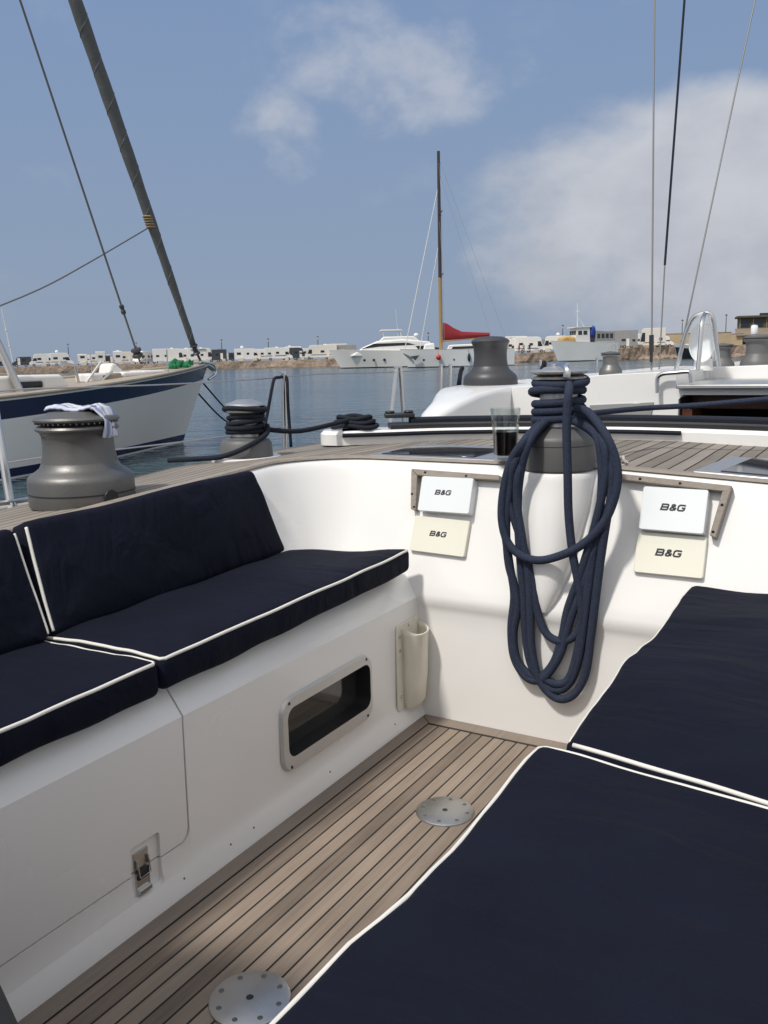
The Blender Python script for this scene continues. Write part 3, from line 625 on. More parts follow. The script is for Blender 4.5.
# winch on the pedestal
W3 = winch('grey winch on the white pedestal with blue rope wound round its drum', WC,
    [(0, -.006), (.094, -.006), (.095, .0), (.100, .002), (.1008, .008), (.1008, .078), (.0990, .086), (.094, .091), (.072, .106), (.064, .111), S, (.054, .116), (.050, .16), (.051, .226), (.060, .238), (.074, .242), (.075, .246), (.06, .250)], (WBASE, ALU))
bm = BM(); lathe(bm, [(.050, .249), (.060, .253), (.0765, .258), (.0775, .262), (.074, .265), (.046, .268), (.040, .273), (.03, .275), (0, .275)], seg=56); jw = obj('self_tailing_jaw', bm, ALU, W3)
fd = (CAM-WC); fd.z = 0; fd.normalize(); sd = Vector((-fd.y, fd.x, 0))*-1
bm = BM(); tube(bm, [Vector((0, 0, .276))-fd*.015+sd*.02, Vector((0, 0, .276))-sd*.008+fd*.045, Vector((0, 0, .266))-sd*.02+fd*.074, Vector((0, 0, .248))-sd*.02+fd*.077], lambda t: .010, 8, smooth=4); lathe(bm, [(.030, .272), (.029, .283), (.018, .287), (0, .288)], seg=24); obj('feeder_arm', bm, STEEL, W3)
ring(W3, 'seam', .1013, .066, .1013, .0675, BLACK)
# dark winch on the forward coaming (a size larger)
c3 = at(490.5, 386, x=-1.93)
WD = winch('large charcoal winch standing on the forward port coaming beyond the glass', Vector((c3.x, c3.y, .889)),
    [(0, 0), (.133, 0), (.134, .006), (.132, .03), (.128, .045), (.112, .06), (.094, .075), (.086, .09), S, (.081, .12), (.080, .15), (.083, .185), (.090, .20), (.093, .205), (.093, .212), (.086, .22), (.06, .232), (0, .236)], (WDARK, WDARK))
WD.scale = (1.08,)*3
for (px, py, y, s, lab) in ((610.5, 372, 5.6, 1.0, 'small grey winch on the cabin roof showing behind the rope wrapped winch'), (721.5, 366, 5.3, .98, 'small dark grey winch partly behind the stainless vent guard'), (757, 364, 5.3, 1.25, 'dark grey winch at the right edge with a white pot on its top')):
    p = at(px, py, y=y)
    prof = [(0, -.05), (.072, -.05), (.072, .0), (.066, .02), (.055, .032), (.050, .045), S, (.048, .07), (.050, .095), (.060, .102), (.062, .106), (.055, .11), (.062, .114), (.062, .12), (.03, .126), (0, .13)]
    t = winch(lab, p, [q if q[0] == 'S' else (q[0]*s, q[1]*s) for q in prof], (WGREY if px < 700 else WBASE, WGREY if px < 700 else WBASE))
    if px > 750:
        c = Vector((-.022, 0, .13*s)); pt = thing('pot', 'small white pot standing on the winch at the right edge', 'pot', p+c)
        bm = BM(); lathe(bm, [(0, 0), (.017, 0), (.018, .003), (.0185, .04), (.016, .045), (.016, .048), (0, .05)], seg=20); obj('body', bm, WPLAS, pt)

# towel draped over the big winch
m = bpy.data.materials.new('striped_towel'); nt, NN, LL, B = nodes(m); B.inputs['Roughness'].default_value = .95; B.inputs['Specular IOR Level'].default_value = .1
uvn = NN.new('ShaderNodeUVMap'); sp = NN.new('ShaderNodeSeparateXYZ'); LL.new(uvn.outputs[0], sp.inputs[0])
ns = NN.new('ShaderNodeTexNoise'); ns.inputs['Scale'].default_value = 7; LL.new(uvn.outputs[0], ns.inputs['Vector'])
ad = NN.new('ShaderNodeMath'); ad.operation = 'MULTIPLY_ADD'; LL.new(ns.outputs['Fac'], ad.inputs[0]); ad.inputs[1].default_value = .12; LL.new(sp.outputs['X'], ad.inputs[2])
rmp = NN.new('ShaderNodeValToRGB'); rmp.color_ramp.interpolation = 'EASE'
els = rmp.color_ramp.elements; els[0].position = 0; els[0].color = (.50, .53, .62, 1); els[1].position = .12; els[1].color = (.20, .25, .42, 1)
for pos, c in ((.22, (.55, .57, .64, 1)), (.45, (.62, .63, .68, 1)), (.55, (.30, .36, .52, 1)), (.66, (.62, .63, .67, 1)), (.88, (.20, .25, .42, 1)), (.97, (.52, .55, .64, 1))):
    e = els.new(pos); e.color = c
LL.new(ad.outputs[0], rmp.inputs['Fac']); LL.new(rmp.outputs['Color'], B.inputs['Base Color'])
TOWEL = m
bm = BM(); uvl = bm.loops.layers.uv.new('UVMap'); fdv = (CAM-c0); fdv.z = 0; fdv.normalize(); sdv = Vector((-fdv.y, fdv.x, 0))   # sdv: to the right in the picture
if sdv.dot(RT) < 0: sdv = -sdv
ax = (sdv*.86+fdv*.50).normalized(); ay = Vector((ax.y, -ax.x, 0)); nu, nv = 24, 56; G = []
for j in range(nv+1):
    v = j/nv; row = []
    for i in range(nu+1):
        u = i/nu
        s = v*.205     # arc length along the cloth
        top = .125
        if s < top: a, z = -.062+s, .231+.004*math.sin(s*60)
        else:
            q = s-top; 
            a = .063+min(q, .04)*.85; z = .229-(0 if q < .012 else (q-.012)*1.0)
            a = min(a, .103) + .004*math.sin(q*90+u*4)
        cr_ = (u-.5)*(.085-.022*v)+.012*(v*v)
        if s < top and abs(cr_)>.03: z -= (abs(cr_)-.03)*.5
        z += .0030*noise.noise(Vector((u*4, v*9, 1)))+.0022*noise.noise(Vector((u*11, v*20, 4))); a += .004*noise.noise(Vector((u*5, v*8, 7)))
        row.append(bm.verts.new(ax*a+ay*cr_+Vector((0, 0, z))))
    G.append(row)
for j in range(nv):
    for i in range(nu):
        f = bm.faces.new((G[j][i], G[j][i+1], G[j+1][i+1], G[j+1][i]))
        for l, (uu, vv) in zip(f.loops, ((i, j), (i+1, j), (i+1, j+1), (i, j+1))): l[uvl].uv = (uu/nu, vv/nv)
tw = obj('towel', bm, TOWEL, smooth=80); tw.location = c0; tw.scale = (.98, .98, 1.06)
sm = tw.modifiers.new('thick', 'SOLIDIFY'); sm.thickness = .004; sm.offset = 1
tag(tw, 'blue and white striped towel draped over the large grey winch', 'towel')

# ------------------------------------------------------------------ cushions
def cushion(label, quad, th, r=.018, crown=.012, pipes=(), wav=None, seed=0, group='navy cockpit cushions', nz=.005, step=.022, edge=None):
    P = [Vector(q) for q in quad]
    Lx = ((P[1]-P[0]).length+(P[2]-P[3]).length)/2; Ly = ((P[3]-P[0]).length+(P[2]-P[1]).length)/2
    n = (P[1]-P[0]).cross(P[3]-P[0]).normalized()
    hx, hy, hz = Lx/2, Ly/2, th/2
    def grid(h):
        k = max(3, int(2*(h-r)/step)); return [-h, -h+r*.3, -h+r*.65]+[-(h-r)+2*(h-r)*i/k for i in range(k+1)]+[h-r*.65, h-r*.3, h]
    gx, gy, gz = grid(hx), grid(hy), [-hz, -hz+r*.3, -hz+r*.65, -hz+r, 0, hz-r, hz-r*.65, hz-r*.3, hz]
    ew = wav or 0
    def place(p):
        q = Vector((max(-hx+r, min(hx-r, p.x)), max(-hy+r, min(hy-r, p.y)), max(-hz+r, min(hz-r, p.z))))
        d = p-q
        if d.length > 1e-9: p = q+d.normalized()*r
        u, v = p.x/hx, p.y/hy
        s = Vector((p.x*4+seed*7.3, p.y*4, seed*3.1+p.z*5))
        p = p+Vector((noise.noise(s*1.2), noise.noise(s*1.2+Vector((9, 0, 0))), noise.noise(s*1.7+Vector((0, 9, 0)))*1.4))*nz+Vector((0, 0, noise.noise(Vector((p.x*5+p.y*6+seed, p.y*17-p.x*7, 3.3)))*.0022))
        if ew: p = p+Vector((noise.noise(Vector((seed+3.7, p.y*3.4, 0)))*ew*(abs(u)**4), noise.noise(Vector((seed+8.2, p.x*3.6, 0)))*ew*.8*(abs(v)**6), 0))
        if edge:
            yw = P[0].y*(1-v)/2+P[3].y*(1+v)/2
            for (ya, xa), (yb, xb) in zip(edge, edge[1:]):
                if ya <= yw <= yb:
                    q_ = (yw-ya)/(yb-ya); q_ = q_*q_*(3-2*q_); p.x += (xa+(xb-xa)*q_)*1.05*max(0, (1-u)/2)**6
        if p.z > 0: p.z += crown*(1-u**4)*(1-v**4)
        a, b = (p.x/hx+1)/2, (p.y/hy+1)/2
        base = P[0]*(1-a)*(1-b)+P[1]*a*(1-b)+P[2]*a*b+P[3]*(1-a)*b
        return base+n*(p.z-hz)
    t = thing('cushion', label, 'cushion', (P[0]+P[1]+P[2]+P[3])/4-n*th, 0, group)
    bm = BM(); vd = {}
    def V(i, j, k):
        key = (i, j, k)
        if key not in vd: vd[key] = bm.verts.new(place(Vector((gx[i], gy[j], gz[k]))))
        return vd[key]
    nx, ny, nzz = len(gx)-1, len(gy)-1, len(gz)-1
    for i in range(nx):
        for j in range(ny):
            for k in (0, nzz): bm.faces.new((V(i, j, k), V(i+1, j, k), V(i+1, j+1, k), V(i, j+1, k)))
    for i in range(nx):
        for k in range(nzz):
            for j in (0, ny): bm.faces.new((V(i, j, k), V(i+1, j, k), V(i+1, j, k+1), V(i, j, k+1)))
    for j in range(ny):
        for k in range(nzz):
            for i in (0, nx): bm.faces.new((V(i, j, k), V(i, j+1, k), V(i, j+1, k+1), V(i, j, k+1)))
    obj('cover', bm, NAVY, t, smooth=180, world=True)
    for edges in pipes:
        pr_ = .0036
        if isinstance(edges, tuple): edges, pr_ = edges
        pts = []
        for e in edges:
            N_ = 40
            for i in range(N_+1):
                s = -1+2*i/N_
                q = {'f': (s*(hx-r*.6), -hy), 'b': (-s*(hx-r*.6), hy), 'r': (hx, s*(hy-r*.6)), 'l': (-hx, -s*(hy-r*.6))}[e]
                pts.append(place(Vector((q[0], q[1], hz))))
        bm = BM(); tube(bm, pts, pr_, 7); obj('piping', bm, PIPE, t, smooth=180, world=True)
    return t
# u runs along the first edge, v across; 'f' = the edge p0-p1
cushion('navy seat cushion of the port bench next to the bulkhead, white piping along its front', [(-1.196, 1.168, .493), (-1.20, 2.17, .505), (-1.56, 2.06, .495), (-1.56, 1.168, .49)], .068, pipes=('lf',), wav=.006, seed=1, crown=.010)
cushion('navy seat cushion of the port bench nearest the viewer above the locker', [(-1.196, -.8, .49), (-1.196, 1.166, .49), (-1.56, 1.166, .488), (-1.56, -.8, .488)], .068, pipes=('fr',), wav=.006, seed=2, crown=.010)
cushion('navy backrest cushion under the rope wrapped winch and the towel winch', [(-1.505, 1.172, .488), (-1.55, 2.05, .492), (-1.612, 1.985, .745), (-1.602, 1.198, .725)], .075, r=.02, pipes=('l',), wav=.004, seed=3, crown=.012, nz=.003)
cushion('navy backrest cushion cut off by the left edge, white piping on its end', [(-1.50, -.8, .488), (-1.505, 1.168, .488), (-1.60, 1.178, .718), (-1.585, -.8, .700)], .075, r=.02, pipes=('r',), wav=.004, seed=4, crown=.012)
cushion('navy seat cushion of the starboard side up against the bulkhead below the instruments', [(-.425, 1.196, .48), (.75, 1.02, .48), (.75, 2.225, .485), (-.432, 2.165, .485)], .072, r=.02, pipes=('f', ('l', .002)), wav=.010, seed=11, crown=.014, nz=.006, edge=[(1.0, 0.), (1.188, .010), (1.285, .004), (1.424, .0), (1.59, -.011), (1.66, -.004), (1.747, .004), (1.969, .003), (2.10, -.004), (2.3, .006)])
cushion('large navy seat cushion in the right foreground with wavy white piping', [(-.443, -.9, .48), (.75, -.9, .48), (.75, 1.01, .48), (-.448, 1.186, .48)], .072, r=.02, pipes=('bl',), wav=.008, seed=6, crown=.016, nz=.006, edge=[(-1, 0), (.53, -.005), (.624, -.006), (.67, -.004), (.698, .002), (.729, .007), (.745, .011), (.775, .008), (.796, .008), (.881, .009), (.987, .005), (1.131, -.001), (1.3, -.002)])

# ------------------------------------------------------------------ instrument covers
def cover(quad, th, m, label, tx, tw):
    f = [wall(*p, off=th) for p in quad]; nrm = Vector((0, -1, RAKE)).normalized()
    c = (f[0]+f[1]+f[2]+f[3])/4; t = thing('instrument_cover', label, 'instrument cover', c-nrm*th, 0, 'instrument covers on the bulkhead')
    ctr = c; ff = [ctr+(p-ctr)*.97 for p in f]
    ux = (f[1]-f[0]).normalized(); uy = nrm.cross(ux)
    w_, h_ = ((f[1]-f[0]).length+(f[2]-f[3]).length)/2, ((f[0]-f[3]).length+(f[1]-f[2]).length)/2
    def lp(s, d, r): return [c+ux*a+uy*b-nrm*d for a, b in rrect(w_*s, h_*s, r, 4)]
    bm = BM(); s = [lp(1, th+.003, .006), lp(1, .004, .006), lp(.993, .0012, .006), lp(.975, 0, .005)]; loft(bm, s, closed=True); bm.faces.new([bm.verts.new(p) for p in lp(.975, 0, .005)]); bmesh.ops.remove_doubles(bm, verts=bm.verts, dist=1e-5)
    obj('cover', bm, m, t, smooth=12, world=True)
    bm = instrument_lettering()
    xs = [v.co.x for v in bm.verts]; k = tw/(max(xs)-min(xs)); ys = [v.co.y for v in bm.verts]; ky = tw*.285/(max(ys)-min(ys)); bmesh.ops.scale(bm, vec=(k, ky, 1), verts=bm.verts); bmesh.ops.translate(bm, verts=bm.verts, vec=(-k*(max(xs)+min(xs))/2, -ky*(max(ys)+min(ys))/2, 0))
    T = Matrix((ux, uy, nrm)).transposed().to_4x4(); T.translation = wall(*tx, off=th+.0003); bmesh.ops.transform(bm, matrix=T, verts=bm.verts)
    obj('logo', bm, INK, t, smooth=0, world=True)
cover([(422.5, 475.8), (473.5, 478.3), (468.5, 516), (417, 508.5)], .034, WPLAS, 'white instrument cover left of the pedestal, above a cream one', (443, 492.5), .054)
cover([(413.5, 515), (469.5, 521), (464.5, 556), (410, 551.5)], .014, CREAM, 'cream instrument cover left of the pedestal, below a white one', (438, 534), .056)
cover([(643.5, 486), (709.5, 490), (703, 534.5), (638, 528.5)], .034, WPLAS, 'white instrument cover right of the pedestal, above a cream one', (673, 507.5), .064)
cover([(638, 531.5), (708, 537), (702, 579.5), (632.5, 571)], .014, CREAM, 'cream instrument cover right of the pedestal, below a white one', (668.5, 553), .067)

# ------------------------------------------------------------------ winch handle pocket
PK = thing('handle_pocket', 'aged ivory plastic winch handle pocket screwed to the bench front in the corner', 'winch handle pocket', (-1.2, 2.06, .1))
def pk(px, py, x): return at(360+px/5.69, 560+py/5.69, x=x)
ya, yb = pk(200, 380, -1.2).y, pk(300, 340, -1.2).y
zt = pk(220, 375, -1.2).z; zb = pk(240, 850, -1.2).z; ym = (ya+yb)/2
ya, yb = ya+.0, ya+.135
bm = BM(); prism(bm, rpoly(ya, yb, zb, zt+.004, .012, -1.2), (.005, 0, 0)); obj('back_plate', bm, IVORY, PK, world=True, bevel=.001)
bm = BM(); secs = []
for z, d, wd in ((zb+.004, .030, .040), (zb+.02, .040, .044), (zb+.10, .048, .047), (zt-.03, .052, .050), (zt-.012, .054, .050)):
    sec = []
    for k in range(17):
        a = math.pi*k/16; cy = ya+.075
        yy = cy-wd*math.cos(a)*(1 if abs(math.cos(a)) > .01 else 1); xx = -1.196+d*(math.sin(a)**.55)
        zz = z+(.0 if z < zt-.02 else -.018*math.sin(a))
        sec.append(Vector((xx, yy, zz)))
    secs.append(sec)
loft(bm, secs); v = [bm.verts.new(p) for p in secs[0]]; bm.faces.new(v); bmesh.ops.remove_doubles(bm, verts=bm.verts, dist=1e-5)
pb = obj('pocket', bm, IVORY, PK, world=True, smooth=50); s = pb.modifiers.new('thick', 'SOLIDIFY'); s.thickness = .004; s.offset = -1
bm = BM()
for yy, zz in ((ya+.014, zt-.03), (ya+.014, zt-.07), (ya+.014, zb+.045), (ya+.07, zt-.008)):
    lathe(bm, [(.005, 0), (.0045, .002), (0, .003)], M=Matrix.Translation((-1.1945, yy, zz)) @ Matrix.Rotation(R(90), 4, 'Y'), seg=12)
obj('screw', bm, STEEL, PK, world=True)

# ------------------------------------------------------------------ glass of cola
gp = at(505.5, 459, z=.756); 
G_ = thing('drinking_glass', 'tall clear tumbler half full of dark drink on the bridge deck left of the winch', 'glass', gp)
bm = BM(); lathe(bm, [(0, 0), (.030, 0), (.0325, .003), (.0335, .02), (.0365, .08), (.0425, .142), (.0418, .1435), (.0405, .142), (.0345, .08), (.0316, .02), (.030, .012), (0, .011)], seg=48); obj('tumbler', bm, GLASS, G_)
bm = BM(); lathe(bm, [(0, .0112), (.0300, .0122), (.0318, .02), (.0344, .0775), (.0344, .0785), (0, .0785)], seg=48); obj('drink', bm, COLA, G_)

# ------------------------------------------------------------------ ropes
def rope(label, paths, r, m, cat='rope', seg=9, sm=8, name='rope', group=None):
    bm = BM()
    for p in paths: tube(bm, p, r, seg, smooth=sm)
    o = obj(name, bm, m, smooth=180); tag(o, label, cat, group); return o
def helix(c, r, z0, z1, turns, a0=0., jit=.0, n=28):
    out = []; N_ = int(turns*n)
    for i in range(N_+1):
        t = i/N_; a = a0+2*math.pi*turns*t; rr = r if not callable(r) else r(t)
        out.append(Vector((c.x+rr*math.cos(a), c.y+rr*math.sin(a), c.z+z0+(z1-z0)*t+jit*math.sin(a*1.3+2))))
    return out
def cp(px, py, y):
    y = 2.150+(y-2.045)*.25 if y <= 2.13 else 2.171+(y-2.13)*2.2
    return at(400+px/2.087, 370+py/2.087, y=y)
RR = .0112
azf = math.atan2(fd.y, fd.x)
paths = []
lowr = helix(WC, .0635, .124, .188, 3.0, azf+2.2)
topr = helix(WC, lambda t: .066+.006*math.sin(t*9), .200, .242, 2.1, azf+2.6, jit=.006)
bm = BM(); tube(bm, lowr, RR, 9); tube(bm, topr, RR*1.02, 9)
# strand A: from the jaw straight down the front, round a low bight and back up
A = [cp(352, 30, 2.165), cp(353, 40, 2.142), cp(351, 54, 2.128), cp(349, 80, 2.10), cp(348, 135, 2.085), cp(350, 215, 2.07), cp(352, 300, 2.075), cp(360, 380, 2.08), cp(373, 450, 2.10), cp(379, 510, 2.12), cp(370, 548, 2.125), cp(340, 566, 2.125), cp(308, 553, 2.125), cp(288, 510, 2.13), cp(276, 440, 2.13), cp(258, 370, 2.125), cp(238, 310, 2.12), cp(226, 255, 2.115), cp(236, 195, 2.11), cp(262, 150, 2.12), cp(285, 128, 2.17)]
Bp = [cp(335, 98, 2.198), cp(300, 108, 2.18), cp(282, 122, 2.155), cp(258, 150, 2.10), cp(232, 190, 2.085), cp(216, 250, 2.075), cp(212, 310, 2.06), cp(224, 358, 2.05), cp(252, 387, 2.045), cp(290, 397, 2.045), cp(335, 387, 2.045), cp(378, 366, 2.05), cp(415, 332, 2.065), cp(440, 290, 2.08), cp(454, 235, 2.09), cp(450, 185, 2.10), cp(432, 140, 2.11), cp(408, 105, 2.14), cp(385, 84, 2.16), cp(345, 78, 2.198)]
Cp = [cp(330, 104, 2.198), cp(292, 118, 2.17), cp(244, 180, 2.105), cp(230, 240, 2.10), cp(222, 320, 2.10), cp(226, 400, 2.11), cp(240, 455, 2.12), cp(245, 500, 2.125), cp(237, 550, 2.13), cp(243, 600, 2.13), cp(265, 632, 2.13), cp(293, 640, 2.13), cp(320, 612, 2.13), cp(338, 560, 2.13), cp(350, 500, 2.13), cp(375, 430, 2.11), cp(400, 350, 2.095), cp(420, 270, 2.09), cp(430, 205, 2.095), cp(424, 150, 2.12), cp(400, 112, 2.16), cp(345, 92, 2.198)]
Dp = [cp(330, 110, 2.198), cp(288, 124, 2.165), cp(250, 200, 2.12), cp(244, 270, 2.11), cp(255, 350, 2.105), cp(268, 430, 2.11), cp(272, 510, 2.11), cp(275, 580, 2.11), cp(288, 640, 2.11), cp(312, 675, 2.11), cp(340, 687, 2.11), cp(368, 672, 2.11), cp(388, 630, 2.11), cp(398, 560, 2.11), cp(408, 480, 2.11), cp(418, 400, 2.11), cp(430, 320, 2.105), cp(442, 250, 2.11), cp(440, 190, 2.12), cp(420, 130, 2.15), cp(396, 98, 2.16), cp(345, 85, 2.198)]
Ep = [cp(296, 640, 2.125), cp(325, 655, 2.12), cp(352, 645, 2.12), cp(370, 590, 2.125), cp(380, 520, 2.125), cp(392, 440, 2.12), cp(402, 360, 2.12), cp(418, 280, 2.115), cp(428, 210, 2.12), cp(412, 140, 2.14), cp(345, 96, 2.198)]
Fp = [cp(335, 94, 2.198), cp(300, 112, 2.16), cp(270, 150, 2.13), cp(252, 215, 2.128), cp(246, 290, 2.126), cp(250, 380, 2.126), cp(258, 470, 2.128), cp(263, 560, 2.128), cp(275, 618, 2.126), cp(300, 655, 2.126), cp(330, 668, 2.126), cp(356, 650, 2.126), cp(374, 600, 2.126), cp(386, 520, 2.126), cp(398, 430, 2.126), cp(410, 340, 2.126), cp(420, 260, 2.126), cp(420, 190, 2.128), cp(405, 130, 2.14), cp(345, 100, 2.198)]
Gp = [cp(335, 96, 2.198), cp(290, 128, 2.16), cp(250, 175, 2.12), cp(226, 235, 2.11), cp(218, 320, 2.11), cp(228, 400, 2.12), cp(238, 470, 2.125), cp(232, 540, 2.128), cp(238, 600, 2.128), cp(262, 640, 2.122), cp(290, 648, 2.118), cp(312, 630, 2.118), cp(336, 590, 2.12), cp(356, 520, 2.125), cp(378, 460, 2.122), cp(404, 380, 2.12), cp(432, 300, 2.115), cp(448, 230, 2.112), cp(442, 170, 2.12), cp(415, 118, 2.15), cp(345, 88, 2.198)]
for p in (A, Bp, Cp, Dp, Ep, Fp, Gp): tube(bm, p, RR, 9, smooth=8)
rp = obj('rope', bm, ROPE, smooth=180); tag(rp, 'navy blue rope coiled in long loops hanging from the pedestal winch', 'rope')
# rope round the small winch and its lead along the coaming
TP_COIL = Vector((-1.72, 2.80, .795)); bm = BM(); tube(bm, helix(c1, lambda t: .058+.004*math.sin(t*20), .082, .150, 4.2, .4, jit=.003), .0085, 8)
az = math.atan2((CAM-c1).y, (CAM-c1).x)
tube(bm, helix(c1, lambda t: .062+.012*t, .155, .178, 1.3, az+1.2, jit=.008), .0085, 8)
tail = [c1+Vector((.05, .055, .11)), c1+Vector((math.cos(az+1.)*.08, math.sin(az+1.)*.08, .085)), c1+Vector((math.cos(az)*.102, math.sin(az)*.102, .05)), c1+Vector((math.cos(az-.7)*.118, math.sin(az-.7)*.118, .022)), c1+Vector((math.cos(az-1.3)*.16, math.sin(az-1.3)*.16, .012)), c1+Vector((math.cos(az-1.5)*.26, math.sin(az-1.5)*.26, .008))]
tube(bm, tail, .0085, 8, smooth=6)
lead = [c1+Vector((math.cos(az+1.4)*.06, math.sin(az+1.4)*.06, .10)), at(300, 431, y=2.5), at(345, 421, y=2.72), TP_COIL+Vector((-.06, -.02, .03))]
tube(bm, lead, .0085, 8, smooth=5)
rp = obj('rope', bm, ROPEB, smooth=180); tag(rp, 'dark rope wound round the small port winch and led forward to the traveller', 'rope')
# rope from the pedestal winch across to starboard
rope('taut dark blue rope running from the pedestal winch to the right past the companionway', [[WC+Vector((.02, .062, .14)), at(640, 408.5, y=2.75), at(700, 405, y=2.8), at(768, 399, y=2.85), at(900, 388, y=2.95)]], .0085, ROPE, sm=4)
# lines hung on the lifeline
rope('black line hung over the lifeline at the first upright behind the small winch', [[at(262.8, 436, x=-2.68), at(268, 410, x=-2.68), at(273, 383, x=-2.68), at(275.5, 378, x=-2.69), at(279, 377.5, x=-2.70), at(284, 376.5, x=-2.70), at(287, 380, x=-2.68), at(288, 405, x=-2.67), at(291, 447, x=-2.67)]], .008, ROPEB, sm=5)
rope('black line tied on the lifeline just left of the charcoal winch', [[at(455, 405, x=-2.68), at(458, 385, x=-2.68), at(460.5, 370, x=-2.69), at(463, 368, x=-2.70), at(461, 374, x=-2.68), at(459.5, 390, x=-2.67)]], .010, ROPEB, sm=5)
rope('black line tied on the lifeline between the charcoal winch and the pedestal winch', [[at(540, 381, x=-2.66), at(541, 372, x=-2.67), at(543, 363, x=-2.70), at(545, 363, x=-2.69), at(545, 372, x=-2.67), at(546, 377, x=-2.67)]], .014, ROPEB, sm=5)
# bit of light cord at the deck edge
cl = at(622, 466, z=.738); bm = BM()
pts = [cl+Vector((random.uniform(-.016, .016), random.uniform(-.016, .016), random.uniform(.002, .028))) for _ in range(13)]
tube(bm, pts, .0042, 6, smooth=4); o = obj('cord', bm, mat('pale_cord', (.45, .42, .38), .8, var=.2, vscale=60), smooth=180); tag(o, 'small knot of pale cord on the deck edge right of the coiled rope', 'cord')

# ------------------------------------------------------------------ mainsheet traveller
TR = thing('sheet_traveller', 'white mainsheet traveller beam with black track across the bridge deck', 'traveller', (-.2, 2.76, .745))
TP = catmull([(-1.90, 2.70, 0), (-1.70, 2.83, 0), (-1.5, 2.975, 0), (-1.2, 3.10, 0), (-.9, 3.17, 0), (-.6, 3.155, 0), (-.3, 3.09, 0), (.2, 2.93, 0), (.9, 2.65, 0)], 6)[3:]
def tband(a, b, z0, z1, i0=0, i1=None, r=.006):
    bm = BM(); secs = []
    for i, p in list(enumerate(TP))[i0:i1]:
        d = (TP[min(i+1, len(TP)-1)]-TP[max(i-1, 0)]).normalized(); n_ = Vector((-d.y, d.x, 0))
        secs.append([p+n_*q+Vector((0, 0, z)) for q, z in ((a, z0), (a, z1-r), (a+r, z1), (b-r, z1), (b, z1-r), (b, z0))])
    loft(bm, secs, closed=True, capends=True); return bm
bm = tband(-.075, .075, .735, .786, r=.012); lathe(bm, [(.082, .735), (.082, .774), (.070, .786), (0, .786)], c=TP[0], seg=28); obj('beam', bm, GEL, TR, world=True, smooth=40)
obj('track', tband(-.05, .04, .787, .806, 4), BLACK, TR, world=True); obj('track_cover', tband(-.035, .03, .8065, .824, 6), ROPEB, TR, world=True)
bm = BM(); c = TP[5]; box(bm, c+Vector((0, 0, .834)), (.11, .07, .016), rz=.6)
for k in (-.03, .03): lathe(bm, [(0, .842), (.018, .842), (.018, .851), (0, .851)], c=c+Vector((k, k*.6, 0)), seg=20)
obj('car', bm, BLACK, TR, world=True, bevel=.004)
bm = BM(); pts = []
for i, p in list(enumerate(TP))[0:27]:
    d = (TP[min(i+1, len(TP)-1)]-TP[max(i-1, 0)]).normalized(); pts.append(p+Vector((d.y, -d.x, 0))*.085+Vector((0, 0, .772)))
tube(bm, pts, .0075, 8); obj('control_line', bm, ROPEB, TR, world=True)
c = TP[1]+Vector((0, 0, .795)); bm = BM()
for k in range(3): tube(bm, [c+Vector(((.085-.012*k)*math.cos(a)*1.1, (.05-.006*k)*math.sin(a), .004+.016*k+.004*math.sin(3*a+k))) for a in [2*math.pi*i/24 for i in range(24)]], .0085, 8, closed=True)
o = obj('rope', bm, ROPEB, smooth=180); tag(o, 'small dark coil of rope on the port end of the traveller', 'rope')

# ------------------------------------------------------------------ grey shape at the lower left corner, unseen wheel with disc added for shadow
HP = thing('corner_shape', 'dark grey sloping shape just entering the lower left corner, with an added unseen shadow disc', 'grey shape', (-1.0, .45, 0))
bm = BM(); prism(bm, [(-1.15, .30, .002), (-.622, .30, .002), (-.968, .30, .543), (-1.09, .30, .60), (-1.15, .30, .58)], (0, .25, 0)); obj('body', bm, SHADEGREY, HP, world=True, bevel=.012)
bm = BM(); tube(bm, [(-1.12+.33*math.cos(a), .33, .80+.33*math.sin(a)) for a in [2*math.pi*i/48 for i in range(48)]], .018, 10, closed=True); obj('wheel_rim', bm, SHADEGREY, HP, world=True)  # wheel out of view, placed for its shadow on the sole
bm = BM(); lathe(bm, [(0, -.03), (.20, -.028), (.318, -.012), (.318, .012), (.20, .028), (0, .03)], M=Matrix.Translation((-1.12, .33, .80)) @ Matrix.Rotation(R(90), 4, 'X'), seg=48); obj('shadow_disc', bm, NAVY, HP, world=True)  # solid disc added out of view to cast shade on the sole
bm = BM(); tube(bm, [(-1.08, .40, .56), (-1.12, .37, .78)], .045, 12); obj('hub', bm, SHADEGREY, HP, world=True)
# ------------------------------------------------------------------ boats in the harbour
TEAKTOP = mat('scrubbed_teak', (.34, .29, .23), .7, var=.2, vscale=3)
HULLW = mat('old_white_hull', (.74, .73, .70), .45, var=.06, vscale=.7)
NAVYH = mat('navy_hull_stripe', (.012, .02, .06), .25, var=.15, vscale=1.5)
ANTIF = mat('dark_antifouling', (.015, .022, .03), .7, var=.3, vscale=2)
PALEG = mat('pale_grey_hull', (.66, .68, .68), .35, var=.06, vscale=.5)
RED = mat('red_sail_cover', (.22, .012, .02), .8, var=.25, vscale=1.5)
REDB = mat('red_plastic', (.5, .03, .02), .4, var=.1)
SPARW = mat('varnished_spar', (.36, .24, .10), .35, var=.2, vscale=2)
SPARD = mat('dark_spar', (.045, .03, .03), .4, var=.2, vscale=2)
SAILG = mat('grey_furled_sail', (.105, .11, .11), .85, var=.3, vscale=7, bump=.4, bscale=9)
GREENN = mat('green_netting', (.01, .16, .06), .8, var=.4, vscale=9)
TAN = mat('tan_tarpaulin', (.50, .33, .13), .8, var=.2, vscale=1.2)
BLUET = mat('blue_tarpaulin', (.02, .06, .30), .7, var=.25, vscale=2)
VANW = mat('white_coachwork', (.74, .73, .70), .35, var=.04, vscale=.5)
